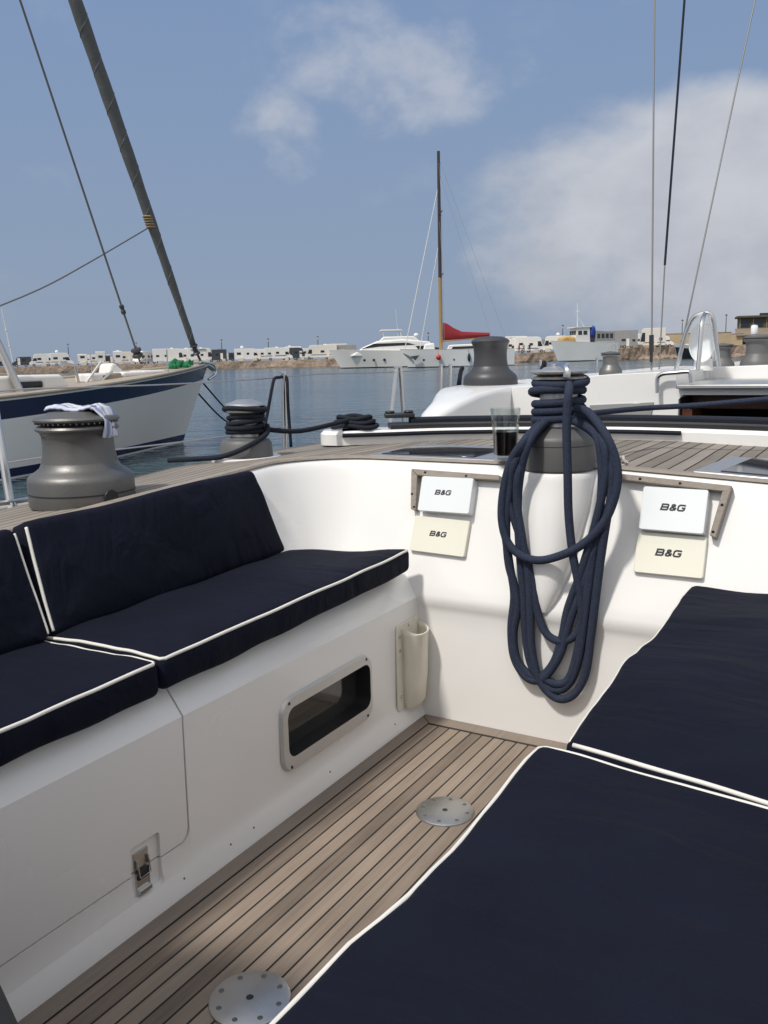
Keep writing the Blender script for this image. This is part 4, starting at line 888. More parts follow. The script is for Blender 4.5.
VAND = mat('dark_coachwork', (.05, .055, .065), .35, var=.2, vscale=1)
VANG = mat('grey_coachwork', (.28, .28, .28), .5, var=.15, vscale=.8)
RUB = mat('tyre_rubber', (.02, .02, .02), .8)
CONC = mat('pale_concrete', (.55, .52, .47), .85, var=.15, vscale=2)
TANW = mat('sandstone_render', (.40, .32, .21), .85, var=.18, vscale=.6)
OLIVE = mat('olive_timber', (.07, .065, .045), .75, var=.35, vscale=.9)
ROOFB = mat('brown_roofing', (.20, .16, .12), .85, var=.25, vscale=.8)
IRON = mat('black_iron', (.02, .02, .02), .5)
SKIN = mat('skin', (.40, .22, .15), .5)

def hull_mesh(L_, beam, fb, fs, rake, rows, full=.45, tran=.75, ns=26, flare=.55, deckmat=0, keelpinch=.7):
    """bow at local x = 0 pointing +X, waterline z = 0; rows = (a, b, material) -> z = a + b*sheer, from the keel up"""
    bm = BM(); secs = []; mats = [r[2] for r in rows[1:]]
    for i in range(ns+1):
        s = L_*(i/ns)**1.35; t = s/L_
        Fh = fs+(fb-fs)*(1-t)**2.2
        e = min(1, s/(full*L_)); dk = beam/2*(1-(1-e)**2.1)*(1-(1-tran)*max(0, (t-full)/(1-full))**2)+.03
        wl = dk*(flare+(.93-flare)*e)
        side = []
        for a, b, _ in rows:
            z = a+b*Fh; g = max(0., z/Fh)
            h = wl+(dk-wl)*g if z >= 0 else wl*(1+z*keelpinch)
            h = max(.015, h); x = -s+rake*(max(-.3, z/Fh))*(1-t)**3
            side.append(Vector((x, h, z)))
        secs.append([Vector((p.x, -p.y, p.z)) for p in side]+[Vector((side[-1].x, 0, side[-1].z+.03))]+side[::-1])
    m_all = mats+[deckmat, deckmat]+mats[::-1]
    loft(bm, secs, mats=m_all)
    for f, sl_ in ((secs[-1], 1), (secs[0], 0)):
        v = [bm.verts.new(p) for p in f]; fc = bm.faces.new(v); fc.material_index = mats[len(mats)//2]
    bmesh.ops.remove_doubles(bm, verts=bm.verts, dist=1e-4)
    return bm
def put(t, o): o.parent = t; return o

# --- the neighbour: sailing yacht whose bow reaches in from the left
B0 = Vector((-15.37, 16.2, WATER)); NY = thing('sailing_yacht', 'moored sailing yacht at the left, white hull with navy stripe and a furled grey headsail', 'sailing yacht', B0, R(90))
rows = [(-.45, 0, 2), (0, 0, 2), (.035, 0, 0), (.19, 0, 1), (.22, 0, 0), (-.385, 1, 0), (-.36, 1, 0), (-.045, 1, 1), (0, 1, 0)]
put(NY, obj('hull', hull_mesh(13.5, 4.2, 1.86, 1.28, 1.05, rows, full=.5, flare=.5, deckmat=3), [HULLW, NAVYH, ANTIF, TEAKTOP], smooth=40))
def ny(px, py, xo=0.): return at(px, py, x=B0.x+xo)
def nyobj(name, bm, m, **k): return obj(name, bm, m, None, **k)
inv = None
def nchild(name, bm, m, parent=NY, **k):
    T = (Matrix.Translation(B0) @ Matrix.Rotation(R(90), 4, 'Z')).inverted(); bmesh.ops.transform(bm, matrix=T, verts=bm.verts)
    return obj(name, bm, m, parent, **k)
# toe rail cap along the sheer
def sheer(s, side=1, dz=0.):
    t = s/13.5; Fh = 1.28+(1.86-1.28)*(1-t)**2.2; e = min(1, s/(.5*13.5)); dk = 2.1*(1-(1-e)**2.1)+.03
    return Vector((B0.x+side*dk, B0.y-s+1.05*(1-t)**3, WATER+Fh+dz))
bm = BM()
for sd_ in (1, -1): tube(bm, [sheer(.25+.35*i, sd_, .02) for i in range(32)], .032, 8)
nchild('toe_rail', bm, TEAKTOP)
# cabin trunk
zc = ny(40, 375, 1.05).z; ya = ny(62, 375, 1.05).y; yb = ny(80, 388, 1.05).y
bm = BM(); prism(bm, [(B0.x+1.05, 2., .3), (B0.x+1.05, 2., zc+.02), (B0.x+1.05, ya, zc), (B0.x+1.05, yb, .35)], (-2.1, 0, 0)); cab = nchild('cabin', bm, HULLW, bevel=.06, seg=3)
wv = [ny(p, q, 1.062) for p, q in ((79, 385), (96, 385.5), (95, 391.5), (76, 391.5))]
wy0 = ny(31, 388, 1.06).y-.3
bm = BM(); wz = ny(31, 385.5, 1.06).z+.03
prism(bm, [Vector((B0.x+1.045, wy0+.3+a, wz-.02+b)) for a, b in rrect(.62, .18, .07)], (.012, 0, 0)); nchild('window', bm, ALU, cab)
bm = BM(); prism(bm, [Vector((B0.x+1.05, wy0+.3+a, wz-.02+b)) for a, b in rrect(.54, .13, .05)], (.014, 0, 0)); nchild('pane', bm, TINT, cab, smooth=0)
bm = BM(); box2(bm, (B0.x-.5, 9.6, zc-.02), (B0.x+.7, 11.0, zc+.05)); nchild('cabin_hatch', bm, TEAKTOP, cab, bevel=.02)
# headsail furled on its stay, and the inner stay
a, b = ny(194, 347), ny(75, 0); ln = b-a
bm = BM(); tube(bm, [a+ln*(2.0*i/40) for i in range(41)], lambda t: .066+.075*min(1, t*3.0)**.8-.02*max(0, t-.6)+.006*math.sin(t*70), 14); nchild('furled_sail', bm, SAILG, smooth=180)
bm = BM(); tube(bm, [ny(203, 366), a], .03, 8); lathe(bm, [(0, -.13), (.09, -.13), (.10, -.1), (.06, -.06), (.06, .05), (.10, .09), (.09, .12), (0, .13)], M=Matrix.Translation(a.lerp(ny(203, 366), .12)) @ ln.to_track_quat('Z', 'Y').to_matrix().to_4x4(), seg=18); nchild('furler', bm, WDARK)
q = ny(149.5, 222); bm = BM()
for k in range(5): 
    o_ = ln.normalized()*(.06*k-.12); tube(bm, [q+o_+Vector((.10*math.cos(x_), .10*math.sin(x_), 0)) for x_ in [2*math.pi*j/14 for j in range(14)]], .022, 6, closed=True)
nchild('lashing', bm, mat('hemp_lashing', (.30, .22, .12), .9, var=.3, vscale=30))
bm = BM(); pts = []
u_ = ln.normalized(); e1 = u_.cross(Vector((0, 1, 0))).normalized(); e2 = u_.cross(e1)
for i in range(300):
    t = i/299; an = i*.42; r_ = .066+.075*min(1, t*3.0)**.8-.02*max(0, t-.6)+.006*math.sin(t*70)-.002
    pts.append(a+ln*(2.0*t)+(e1*math.cos(an)+e2*math.sin(an))*r_)
tube(bm, pts, .010, 5); nchild('sail_seam', bm, mat('pale_seam', (.16, .165, .165), .9, var=.2, vscale=8), smooth=180)
a2, b2 = ny(140, 362), ny(20, 0); ln2 = b2-a2
bm = BM(); tube(bm, [a2, a2+ln2*2.0], .022, 8); nchild('inner_stay', bm, WBASE)
bm = BM()
for k, rr in ((.168, .05), (.03, .11)): lathe(bm, [(0, -.12), (rr, -.1), (rr*1.1, -.03), (rr*.7, 0), (rr*1.1, .05), (rr, .1), (0, .12)], M=Matrix.Translation(a2+ln2*k) @ ln2.to_track_quat('Z', 'Y').to_matrix().to_4x4(), seg=16)
nchild('stay_fitting', bm, WDARK)
bm = BM(); tube(bm, [ny(148, 228), ny(90, 262), ny(40, 289), ny(-30, 318), ny(-90, 345)], .016, 6, smooth=4); nchild('halyard', bm, WBASE)
bm = BM(); tube(bm, [ny(-14, 318, .9), ny(22, 396, 1.2)], .075, 12); nchild('spar', bm, ALU)
# foredeck gear
bm = BM()
for p, q in (((79, 384), (75, 366)), ((86, 383), (101, 362)), ((100, 383), (112, 371)), ((75, 366), (60, 362))): tube(bm, [ny(*p, .6), ny(*q, .6)], .028, 8)
nchild('rail', bm, STEEL)
bm = BM(); c = ny(117, 371, .2); prism(bm, [c+Vector((0, -.28, -.28)), c+Vector((0, -.14, .16)), c+Vector((0, -.02, .18)), c+Vector((0, .36, -.12)), c+Vector((0, .40, -.28))], (-.4, 0, 0)); nchild('sail_bag', bm, VANW, bevel=.06, seg=4)
for (px, w_, h_) in ((92, .5, .24), (104, .6, .2), (131, .9, .13), (147, .7, .10)):
    c = ny(px, 379-(px-92)*.12, .3); bm = BM(); box(bm, c, (.5, w_, h_)); nchild('deck_box', bm, random.choice([VANW, TEAKTOP, HULLW]), bevel=.05, seg=3)
bm = BM()
for k in range(26):
    c = ny(random.uniform(172, 189), random.uniform(362, 369), random.uniform(-.2, .3)); r_ = bmesh.ops.create_icosphere(bm, subdivisions=1, radius=random.uniform(.06, .13)); 
    bmesh.ops.translate(bm, verts=r_['verts'], vec=c)
    for v_ in r_['verts']: v_.co += Vector((random.uniform(-.03, .03),)*3)
nb = nchild('net', bm, GREENN, smooth=0)
bm = BM(); p = ny(205, 366); tube(bm, [p+Vector((-.1, -.5, .0)), p+Vector((0, .1, .02)), p+Vector((.0, .30, -.08))], .07, 8); tube(bm, [p+Vector((.04, -.2, .10)), p+Vector((.04, .26, .02)), p+Vector((.04, .34, -.2)), p+Vector((.04, .05, -.34))], .035, 8, smooth=4); nchild('anchor', bm, STEEL)
for sd_ in (1, -1):
    bm = BM(); tube(bm, [sheer(2.2, sd_, .0), sheer(2.2, sd_, .55)], .014, 6); nchild('stanchion', bm, STEEL)
# its mooring ropes
for (p, q) in (((203, 383), (246, 424)), ((196, 391), (240, 430))):
    a = ny(*p, .05); b = at(q[0], q[1], z=WATER-.05)
    rope('dark mooring rope running down from the bow of the left yacht to the water', [[a, a.lerp(b, .5)+Vector((0, 0, -.12)), b]], .022, ROPEB, 'mooring rope', sm=5, name='mooring_rope', group='bow ropes of the left yacht')

# --- white motor yacht
def boat(name, label, cat, px, D, turn=0.):
    p, v = far(px, D); t = thing(name, label, cat, p, facing_left(v)+turn); return t
MY = boat('motor_yacht', 'sleek white motor yacht with dark window band moored along the quay', 'motor yacht', 341, 164)
rows = [(-.5, 0, 1), (0, 0, 1), (.18, 0, 1), (.62, 1, 0), (.9, 1, 0), (1., 1, 0)]
put(MY, obj('hull', hull_mesh(21, 5.2, 2.45, 1.9, 1.6, rows, full=.5, flare=.55, deckmat=0), [VANW, ANTIF], smooth=40))
def lprism(t, name, m, poly, y0, y1, **k):
    bm = BM(); prism(bm, [(x, y0, z) for x, z in poly], (0, y1-y0, 0)); return obj(name, bm, m, t, **k)
ss = lprism(MY, 'superstructure', VANW, [(-1.6, 2.1), (-4.0, 3.7), (-6.6, 4.75), (-11, 5.0), (-16, 4.5), (-18.5, 2.0), (-8, 1.8)], -1.9, 1.9, bevel=.3, seg=3)
for s_ in (-1, 1):
    lprism(ss, 'window', TINT2, [(-3.7, 3.42), (-6.0, 4.3), (-12, 4.35), (-13.5, 3.95), (-7, 3.75)], 1.88*s_, 1.93*s_, smooth=0)
    lprism(ss, 'window', TINT2, [(-13.5, 3.7), (-15, 3.75), (-18, 3.3), (-17.4, 2.7), (-14.2, 2.9)], 1.88*s_, 1.94*s_, smooth=0)
lprism(MY, 'flybridge', VANW, [(-6.8, 4.6), (-7.8, 5.5), (-13.2, 5.5), (-14.5, 4.5)], -1.6, 1.6, bevel=.2, seg=3)
lprism(MY, 'hardtop', VANW, [(-7.0, 6.5), (-7.4, 6.75), (-11.0, 6.75), (-11.3, 6.5)], -1.3, 1.3, bevel=.05)
bm = BM()
for s_ in (-1.15, 1.15):
    for x in (-7.6, -10.8): tube(bm, [(x-.3, s_, 5.2), (x, s_, 6.55)], .06, 6)
obj('hardtop_post', bm, VANW, MY)
bm = BM(); tube(bm, [(-10.5, 1.0, 5), (-10.1, 1.0, 10.3)], .035, 6); obj('antenna', bm, VANW, MY)
bm = BM(); lathe(bm, [(0, 0), (.42, 0), (.46, .25), (.3, .5), (0, .56)], c=(-13.8, .4, 5.5), seg=18); tube(bm, [(-13.8, .4, 4.6), (-13.8, .4, 5.5)], .12, 8); obj('radar_dome', bm, VANW, MY)
for x in (-4.2, -5.9, -7.8, -11.2, -13.4):
    bm = BM(); lathe(bm, [(0, 0), (.24, 0), (.24, .08), (0, .08)], M=Matrix.Translation((x, 2.24 if x > -6 else 2.42, 1.4)) @ Matrix.Rotation(R(-90), 4, 'X'), seg=16); obj('porthole', bm, TINT2, MY)

# --- sloop with the tall mast and red sail cover
SY = boat('sailing_yacht', 'grey hulled sloop with a very tall mast and a red sail cover on its boom', 'sailing yacht', 408, 150)
rows = [(-.5, 0, 1), (0, 0, 1), (.16, 0, 1), (.55, 1, 0), (.93, 1, 0), (1., 1, 2)]
put(SY, obj('hull', hull_mesh(17.5, 4.6, 2.1, 1.8, .9, rows, full=.5, flare=.6, deckmat=2), [PALEG, ANTIF, TEAKTOP], smooth=40))
mx_ = -5.5
def spar(name, m, pts, r): bm = BM(); tube(bm, pts, r, 10); return obj(name, bm, m, SY)
HM = 34.2
spar('mast', SPARD, [(mx_, 0, 14.5), (mx_, 0, HM)], lambda t: .30-.05*t); spar('lower_mast', SPARW, [(mx_, 0, 2.0), (mx_, 0, 14.52)], .32)
for z, w_ in ((14.6, 2.9), (24.4, 2.4)): spar('spreader', SPARD, [(mx_-.4, w_, z+.3), (mx_, 0, z), (mx_-.4, -w_, z+.3)], .09)
for pts, r in (([(.6, 0, 2.6), (mx_, 0, HM-5)], .075), ([(-1.9, 0, 2.5), (mx_, 0, 20.5)], .06), ([(-17, 0, 2.4), (mx_, 0, HM-1)], .022), ([(mx_-.5, 2.1, 2.4), (mx_-.4, 2.9, 14.9), (mx_, 0, 24)], .02), ([(mx_-.5, -2.1, 2.4), (mx_-.4, -2.9, 14.9), (mx_, 0, 24)], .02), ([(mx_-.4, 2.9, 14.9), (mx_-.4, 2.4, 24.7), (mx_, 0, HM-1)], .018), ([(mx_-.4, -2.9, 14.9), (mx_-.4, -2.4, 24.7), (mx_, 0, HM-1)], .018), ([(-13.8, 0, 5), (mx_, 0, HM-3)], .018)):
    spar('stay', VANW if r > .03 else VANG, pts, r)
bm = BM(); secs = []
for x, z0, z1, hw in ((-5.85, 4.3, 7.3, .22), (-6.6, 4.35, 7.1, .34), (-7.6, 4.45, 6.4, .38), (-9.0, 4.55, 5.75, .36), (-11, 4.7, 5.6, .33), (-13.6, 4.8, 5.45, .24)):
    secs.append([Vector((x, hw*math.cos(a)*(1 if math.sin(a) < .3 else .75), (z0+z1)/2+(z1-z0)/2*math.sin(a))) for a in [2*math.pi*k/16 for k in range(16)]])
loft(bm, secs, closed=True, capends=True); obj('sail_cover', bm, RED, SY)
spar('boom', SPARW, [(-5.7, 0, 4.25), (-14, 0, 4.75)], .13)
dk_ = lprism(SY, 'deckhouse', VANW, [(-6.2, 2.2), (-6.8, 3.6), (-12, 3.7), (-13.5, 3.1), (-13.8, 2.1)], -1.3, 1.3, bevel=.12)
for s_ in (-1, 1): lprism(dk_, 'window', TINT2, [(-7.2, 2.9), (-7.4, 3.3), (-11.5, 3.35), (-11.8, 2.95)], 1.29*s_, 1.33*s_, smooth=0)
lprism(SY, 'sprayhood', WPLAS, [(-2.4, 2.4), (-2.8, 3.9), (-4.4, 4.0), (-4.6, 2.4)], -.9, .9, bevel=.25, seg=3)
for x, m_, r_ in ((-2.6, TINT2, .2), (-7.6, TINT2, .2), (-12.2, TINT2, .2)):
    bm = BM(); lathe(bm, [(0, 0), (r_, 0), (r_, .08), (0, .08)], M=Matrix.Translation((x, 1.92 if x > -5 else 2.15, 1.25)) @ Matrix.Rotation(R(-90), 4, 'X'), seg=14); obj('porthole', bm, m_, SY)
bm = BM(); prism(bm, [(-.4, 1.2, 1.9), (-1.9, 1.6, 2.05), (-1.2, 1.5, 1.2)], (0, .25, 0)); tube(bm, [(.8, 0, 2.45), (-.6, .9, 1.6)], .14, 6); obj('anchor', bm, IRON, SY)
for x, m_, s_ in ((-5.0, REDB, (.42, .42, .46)), (-10, NAVYH, (.26, .26, .7)), (-14.5, NAVYH, (.22, .22, .7))):
    p = SY.matrix_basis @ Vector((x, 2.45, 1.65 if m_ is REDB else 1.5)); r_ = BM(); q_ = bmesh.ops.create_uvsphere(r_, u_segments=16, v_segments=10, radius=1.); bmesh.ops.scale(r_, vec=s_, verts=q_['verts'])
    tube(r_, [(0, 0, s_[2]*.9), (0, -.2, s_[2]+.6)], .03, 6)
    o = obj('fender', r_, m_); o.location = p
    tag(o, 'round red fender hung on the grey sloop below its mast' if m_ is REDB else ('navy fender hung amidships on the grey sloop' if x > -12 else 'navy fender hung near the stern of the grey sloop, behind the charcoal winch'), 'fender')

# --- white workboat with tan and blue tarpaulins
TB = boat('trawler', 'white trawler with small wheelhouse, tan tarpaulin on its foredeck and a cross shaped mast', 'trawler', 558, 188, R(26))
rows = [(-.6, 0, 1), (0, 0, 1), (.25, 0, 1), (.45, 1, 0), (.88, 1, 0), (.9, 1, 2), (1., 1, 0)]
put(TB, obj('hull', hull_mesh(12.8, 4.6, 3.35, 2.75, 1.3, rows, full=.38, flare=.6, deckmat=2), [PALEG, ANTIF, VANG], smooth=40))
wh = lprism(TB, 'wheelhouse', VANW, [(-4.2, 3.1), (-4.5, 6.7), (-4.2, 6.85), (-8.0, 7.0), (-8.2, 3.0)], -1.7, 1.7, bevel=.06)
for k in range(3): 
    bm = BM(); box(bm, (-4.40, -1.05+1.05*k, 5.9), (.12, .8, .8)); obj('window', bm, TINT2, wh)
for s_ in (-1, 1):
    for k in range(2): bm = BM(); box(bm, (-5.4-1.4*k, 1.7*s_, 5.9), (1.0, .08, .8)); obj('window', bm, TINT2, wh)
lprism(TB, 'wheelhouse_roof', VANW, [(-3.9, 6.9), (-3.9, 7.1), (-8.4, 7.2), (-8.4, 7.0)], -1.9, 1.9)
bm = BM(); tube(bm, [(-5.6, 0, 6.9), (-5.5, 0, 11.9)], .10, 8); tube(bm, [(-5.55, 1.1, 10.3), (-5.55, -1.1, 10.1)], .07, 6); tube(bm, [(-5.6, 0, 9.2), (-7.4, 0, 7.2)], .05, 6); obj('mast', bm, VANW, TB)
def lump(name, m, t, c, s, seed, n=3):
    bm = BM(); q_ = bmesh.ops.create_icosphere(bm, subdivisions=n, radius=1.)
    for v_ in bm.verts:
        k = 1+.25*noise.noise(v_.co*1.6+Vector((seed, 0, 0)))+.1*noise.noise(v_.co*5+Vector((seed, 3, 0)))
        p_ = v_.co*k; f_ = lambda x: math.copysign(abs(x)**.6, x)
        v_.co = Vector((f_(p_.x)*s[0], f_(p_.y)*s[1], f_(p_.z)*s[2]))+Vector(c)
    return obj(name, bm, m, t, smooth=60)
lump('tarpaulin', TAN, TB, (-2.7, .1, 4.35), (2.0, 1.6, .95), 1); lump('blue_tarpaulin', BLUET, TB, (-8.9, .6, 6.1), (.75, 1.3, 1.25), 2)
af = lprism(TB, 'aft_shelter', VANG, [(-9.6, 3.0), (-9.6, 6.3), (-14.6, 6.0), (-14.8, 3.0)], -1.9, 1.9, bevel=.05)
for k in range(4):
    for s_ in (-1, 1): bm = BM(); box(bm, (-10.3-1.15*k, 1.9*s_, 5.2), (.75, .08, .9)); obj('window', bm, TINT2, af)
bm = BM()
for k in range(7):
    x = -9.5-.8*k; tube(bm, [(x, 2.3, 2.8), (x, 2.3, 4.0)], .04, 6)
for z in (3.4, 4.0): tube(bm, [(-9.5, 2.3, z), (-14.5, 2.2, z)], .035, 6)
obj('rail', bm, VANW, TB)
bm = BM(); tube(bm, [(-8.3, 1.6, 3.2), (-8.3, 1.75, 2.3)], .3, 10); obj('tyre_fender', bm, RUB, TB)
bm = BM(); lathe(bm, [(0, 0), (.5, .1), (.5, .6), (.25, .95), (0, 1.)], c=(-9.6, -1.2, 6.3), seg=16); obj('dome', bm, VANW, TB)

for c_ in TB.children:
    if not c_.name.startswith('hull'): c_.data.transform(Matrix.Translation((.4, 0, -.1)) @ Matrix.Diagonal((.84, .9, 1, 1)))
for c_ in [d for k_ in TB.children for d in k_.children]: c_.data.transform(Matrix.Translation((.4, 0, -.1)) @ Matrix.Diagonal((.84, .9, 1, 1)))
# --- small launch at the foot of the right hand quay
SB = boat('launch', 'small white bowed launch lying at the quay seen left of the stainless vent guard', 'launch', 678, 200, R(50))
rows = [(-.3, 0, 1), (0, 0, 1), (.3, 1, 1), (.75, 1, 2), (1., 1, 0)]
put(SB, obj('hull', hull_mesh(8, 3.0, 2.2, 1.4, .9, rows, deckmat=0), [VANW, ANTIF, PALEG], smooth=40))
lprism(SB, 'cabin', VANW, [(-2.2, 1.5), (-2.8, 3.3), (-5.4, 3.4), (-5.6, 1.3)], -1.1, 1.1, bevel=.08)
for s_ in (-1, 1): lprism(SB, 'window', TINT2, [(-2.9, 2.5), (-3.1, 3.1), (-5.1, 3.15), (-5.1, 2.5)], 1.09*s_, 1.13*s_, smooth=0)
lprism(SB, 'canopy', TAN, [(-2.0, 4.0), (-2.0, 4.12), (-6.2, 4.2), (-6.2, 4.05)], -1.2, 1.2)
bm = BM()
for x in (-2.2, -6.0):
    for s_ in (-1.1, 1.1): tube(bm, [(x, s_, 1.3), (x, s_, 4.05)], .04, 6)
obj('canopy_post', bm, IRON, SB)

# ------------------------------------------------------------------ vehicles, lamps, people on the quay
def wheel(t, x, y, r=.34):
    s_ = 1 if y > 0 else -1
    bm = BM(); lathe(bm, [(.15, -.11), (r-.03, -.11), (r, -.08), (r, .08), (r-.03, .11), (.15, .11)], M=Matrix.Translation((x, y, r)) @ Matrix.Rotation(R(90), 4, 'X'), seg=18); w_ = obj('wheel', bm, RUB, t)
    bm = BM(); lathe(bm, [(0, .0), (.17, .0), (.17, .02), (0, .03)], M=Matrix.Translation((x, y+.10*s_, r)) @ Matrix.Rotation(R(-90*s_), 4, 'X'), seg=14); obj('rim', bm, ALU, w_)
VANC = mat('cream_coachwork', (.70, .67, .60), .4, var=.05, vscale=.5)
STRIPES = [mat('blue_stripe', (.06, .10, .22), .4), mat('grey_stripe', (.22, .22, .23), .4), mat('brown_stripe', (.24, .13, .08), .4)]
def motorhome(px, L_, H, label, face=1, back=4., extra=(), cab=True, turn=0., body=None, name='motorhome', cat='motorhome', group='vehicles parked on the quay', W_=2.2):
    p, v = quay(px, back); body = body or VANW
    t = thing(name, label, cat, p, facing_left(v)+(0 if face > 0 else math.pi)+turn, group)
    h = L_/2; rnd = random.Random(px)
    if body is VANW and rnd.random() < .3: body = VANC
    poly = [(-h, .42), (-h, H-.06), (-h+.1, H), (h-1.9, H), (h-1.25, H-.12), (h-.95, H-.55), (h-1.0, H-.95), (h-.55, 1.28), (h-.1, 1.02), (h, .8), (h, .42)] if cab else [(-h, .42), (-h, H-.08), (-h+.08, H), (h-.08, H), (h, H-.08), (h, .42)]
    b_ = lprism(t, 'body', body, poly, -W_/2, W_/2, bevel=.05)
    if cab:
        bm = BM(); prism(bm, [(h-1.0+.02, -W_/2+.12, H-.97), (h-.53, -W_/2+.12, 1.3), (h-.62, -W_/2+.12, 1.3), (h-1.09, -W_/2+.12, H-.97)], (.03, W_-.24, 0)); obj('windscreen', bm, TINT2, t, smooth=0)
        for s_ in (-1, 1): lprism(t, 'cab_window', TINT2, [(h-1.12, H-1.0), (h-.72, 1.35), (h-1.75, 1.32), (h-1.75, H-1.0)], (W_/2-.01)*s_, (W_/2+.02)*s_, smooth=0)
    ws = [(-h+rnd.uniform(.8, 1.2), rnd.uniform(1.65, 1.9), rnd.uniform(.6, 1.1), rnd.uniform(.4, .65)), (-h+rnd.uniform(3.0, 3.4), 1.8, rnd.uniform(.5, .9), .5)] if L_ > 5 else [(-.5, 1.75, .7, .5)]
    for x, z, a, b in ws:
        for s_ in (-1, 1): bm = BM(); box(bm, (x, W_/2*s_, min(z, H-.75)), (a, .05, b)); obj('window', bm, TINT2, t)
    if not cab or abs(turn) > .5:
        bm = BM(); box(bm, (-h, 0, min(2., H-.7)), (.05, 1.0, .55)); obj('window', bm, TINT2, t)
        bm = BM()
        for s_ in (-1, 1): box(bm, (-h, s_*(W_/2-.2), .9), (.04, .16, .3))
        obj('tail_light', bm, REDB, t)
    for s_ in (-1, 1):
        bm = BM(); box(bm, (-h+2.1 if L_ > 5 else .6, W_/2*s_, 1.3), (.6, .04, 1.6)); obj('door', bm, VANW if body is not VANW else HULLW, t)
    for x in ((-h+1.3, h-1.0) if cab else (-.3, .35)):
        for y in (-W_/2+.08, W_/2-.08): wheel(t, x, y)
    if body in (VANW, VANC) and rnd.random() < .6:
        sz = rnd.uniform(.8, 1.0)
        for s_ in (-1, 1): lprism(t, 'stripe', rnd.choice(STRIPES), [(-h+.1, sz), (-h+.1, sz+.16), (h-1.9, sz+.22), (h-1.2, sz)], (W_/2-.01)*s_, (W_/2+.012)*s_, smooth=0)
    if rnd.random() < .5: bm = BM(); box(bm, (rnd.uniform(-.3, .2)*h, 0, H+.1), (rnd.uniform(.5, 1.1), .8, .24)); obj('roof_box', bm, rnd.choice([VANG, VANW]), t, bevel=.05)
    if 'dome' in extra: bm = BM(); lathe(bm, [(.1, H-.02), (.1, H+.15), (.42, H+.2), (.42, H+.45), (.28, H+.66), (0, H+.72)], c=(-h*.4, 0, 0), seg=16); obj('satellite_dome', bm, VANW, t)
    if 'vent' in extra: bm = BM(); box(bm, (-h*.1, 0, H+.07), (.6, .6, .18)); box(bm, (h*.3, .3, H+.05), (.5, .5, .14)); obj('roof_vent', bm, VANG, t, bevel=.03)
    if 'awning' in extra: lprism(t, 'awning', VANG, [(-h+.8, H-.35), (-h+.8, H-.1), (h-2.2, H-.1), (h-2.2, H-.35)], W_/2*(1 if face > 0 else -1), (W_/2+.18)*(1 if face > 0 else -1))
    return t
Q = R(90)
motorhome(42, 5.6, 3.0, 'white motorhome at the far left of the quay row, vents on its roof', 1, extra=('vent',))
motorhome(62.5, 5.2, 3.1, 'white motorhome with a satellite dome, second in the row from the left edge', -1, extra=('dome',))
motorhome(83, 4.0, 2.7, 'low pale caravan seen end on between the domed motorhome and a taller van', 1, cab=False, turn=-Q, name='caravan', cat='caravan')
motorhome(101, 5.5, 3.2, 'narrow white motorhome seen end on, just left of the white sail bag on the yacht', 1, cab=False, turn=-Q)
motorhome(118.5, 5.5, 3.2, 'narrow white motorhome seen end on, showing above the white sail bag on the yacht', 1, cab=False, turn=-Q, extra=('vent',))
motorhome(142, 5.2, 3.1, 'white motorhome half hidden by the inner stay fitting of the left yacht', 1, turn=R(60))
motorhome(170, 8.0, 3.5, 'long white motorhome above the green net on the left yacht', -1, extra=('vent',))
motorhome(202, 6.6, 3.4, 'white motorhome with sloping windscreen right above the bow of the left yacht', -1, extra=('awning',))
motorhome(219.5, 3.6, 3.0, 'dark grey van parked just right of the bow of the left yacht', -1, cab=False, body=VAND, name='van', cat='van')
motorhome(248, 6.4, 3.0, 'white motorhome with satellite dome right of the dark gap past the yacht bow', -1, extra=('dome',))
motorhome(279, 6.6, 3.0, 'white motorhome with two side windows in the middle of the left quay row', -1, back=3.2)
motorhome(298.5, 4.2, 2.9, 'dark blue van between two white motorhomes left of the motor yacht', -1, back=6, body=VAND, name='van', cat='van')
motorhome(321, 7.6, 3.3, 'white motorhome facing left, the last before the bow of the motor yacht', 1, extra=('vent',))
motorhome(346, 5, 3.2, 'grey truck partly hidden behind the foredeck of the motor yacht', 1, cab=False, back=8, body=VANG, name='truck', cat='truck')
motorhome(490, 6.5, 3.3, 'white motorhome showing just right of the red sail cover', 1, extra=('vent',))
motorhome(508, 4.2, 3.2, 'white caravan parked behind the people on the quay', 1, cab=False, back=7, name='caravan', cat='caravan')
motorhome(531, 6.4, 3.4, 'white motorhome with its windscreen to the right, just left of the trawler bow', -1, back=5.5)
motorhome(553, 5.4, 3.4, 'white motorhome with satellite dome peeping out over the trawler bow', 1, extra=('dome',), back=9)
motorhome(623, 6.2, 4.0, 'tall grey box truck behind the stern of the trawler', 1, cab=False, back=4, body=VANG, name='truck', cat='truck', W_=2.5)
motorhome(651, 6.2, 4.3, 'white lorry facing left on the quay behind the shrouds', 1, back=3.5, name='lorry', cat='lorry', W_=2.5)
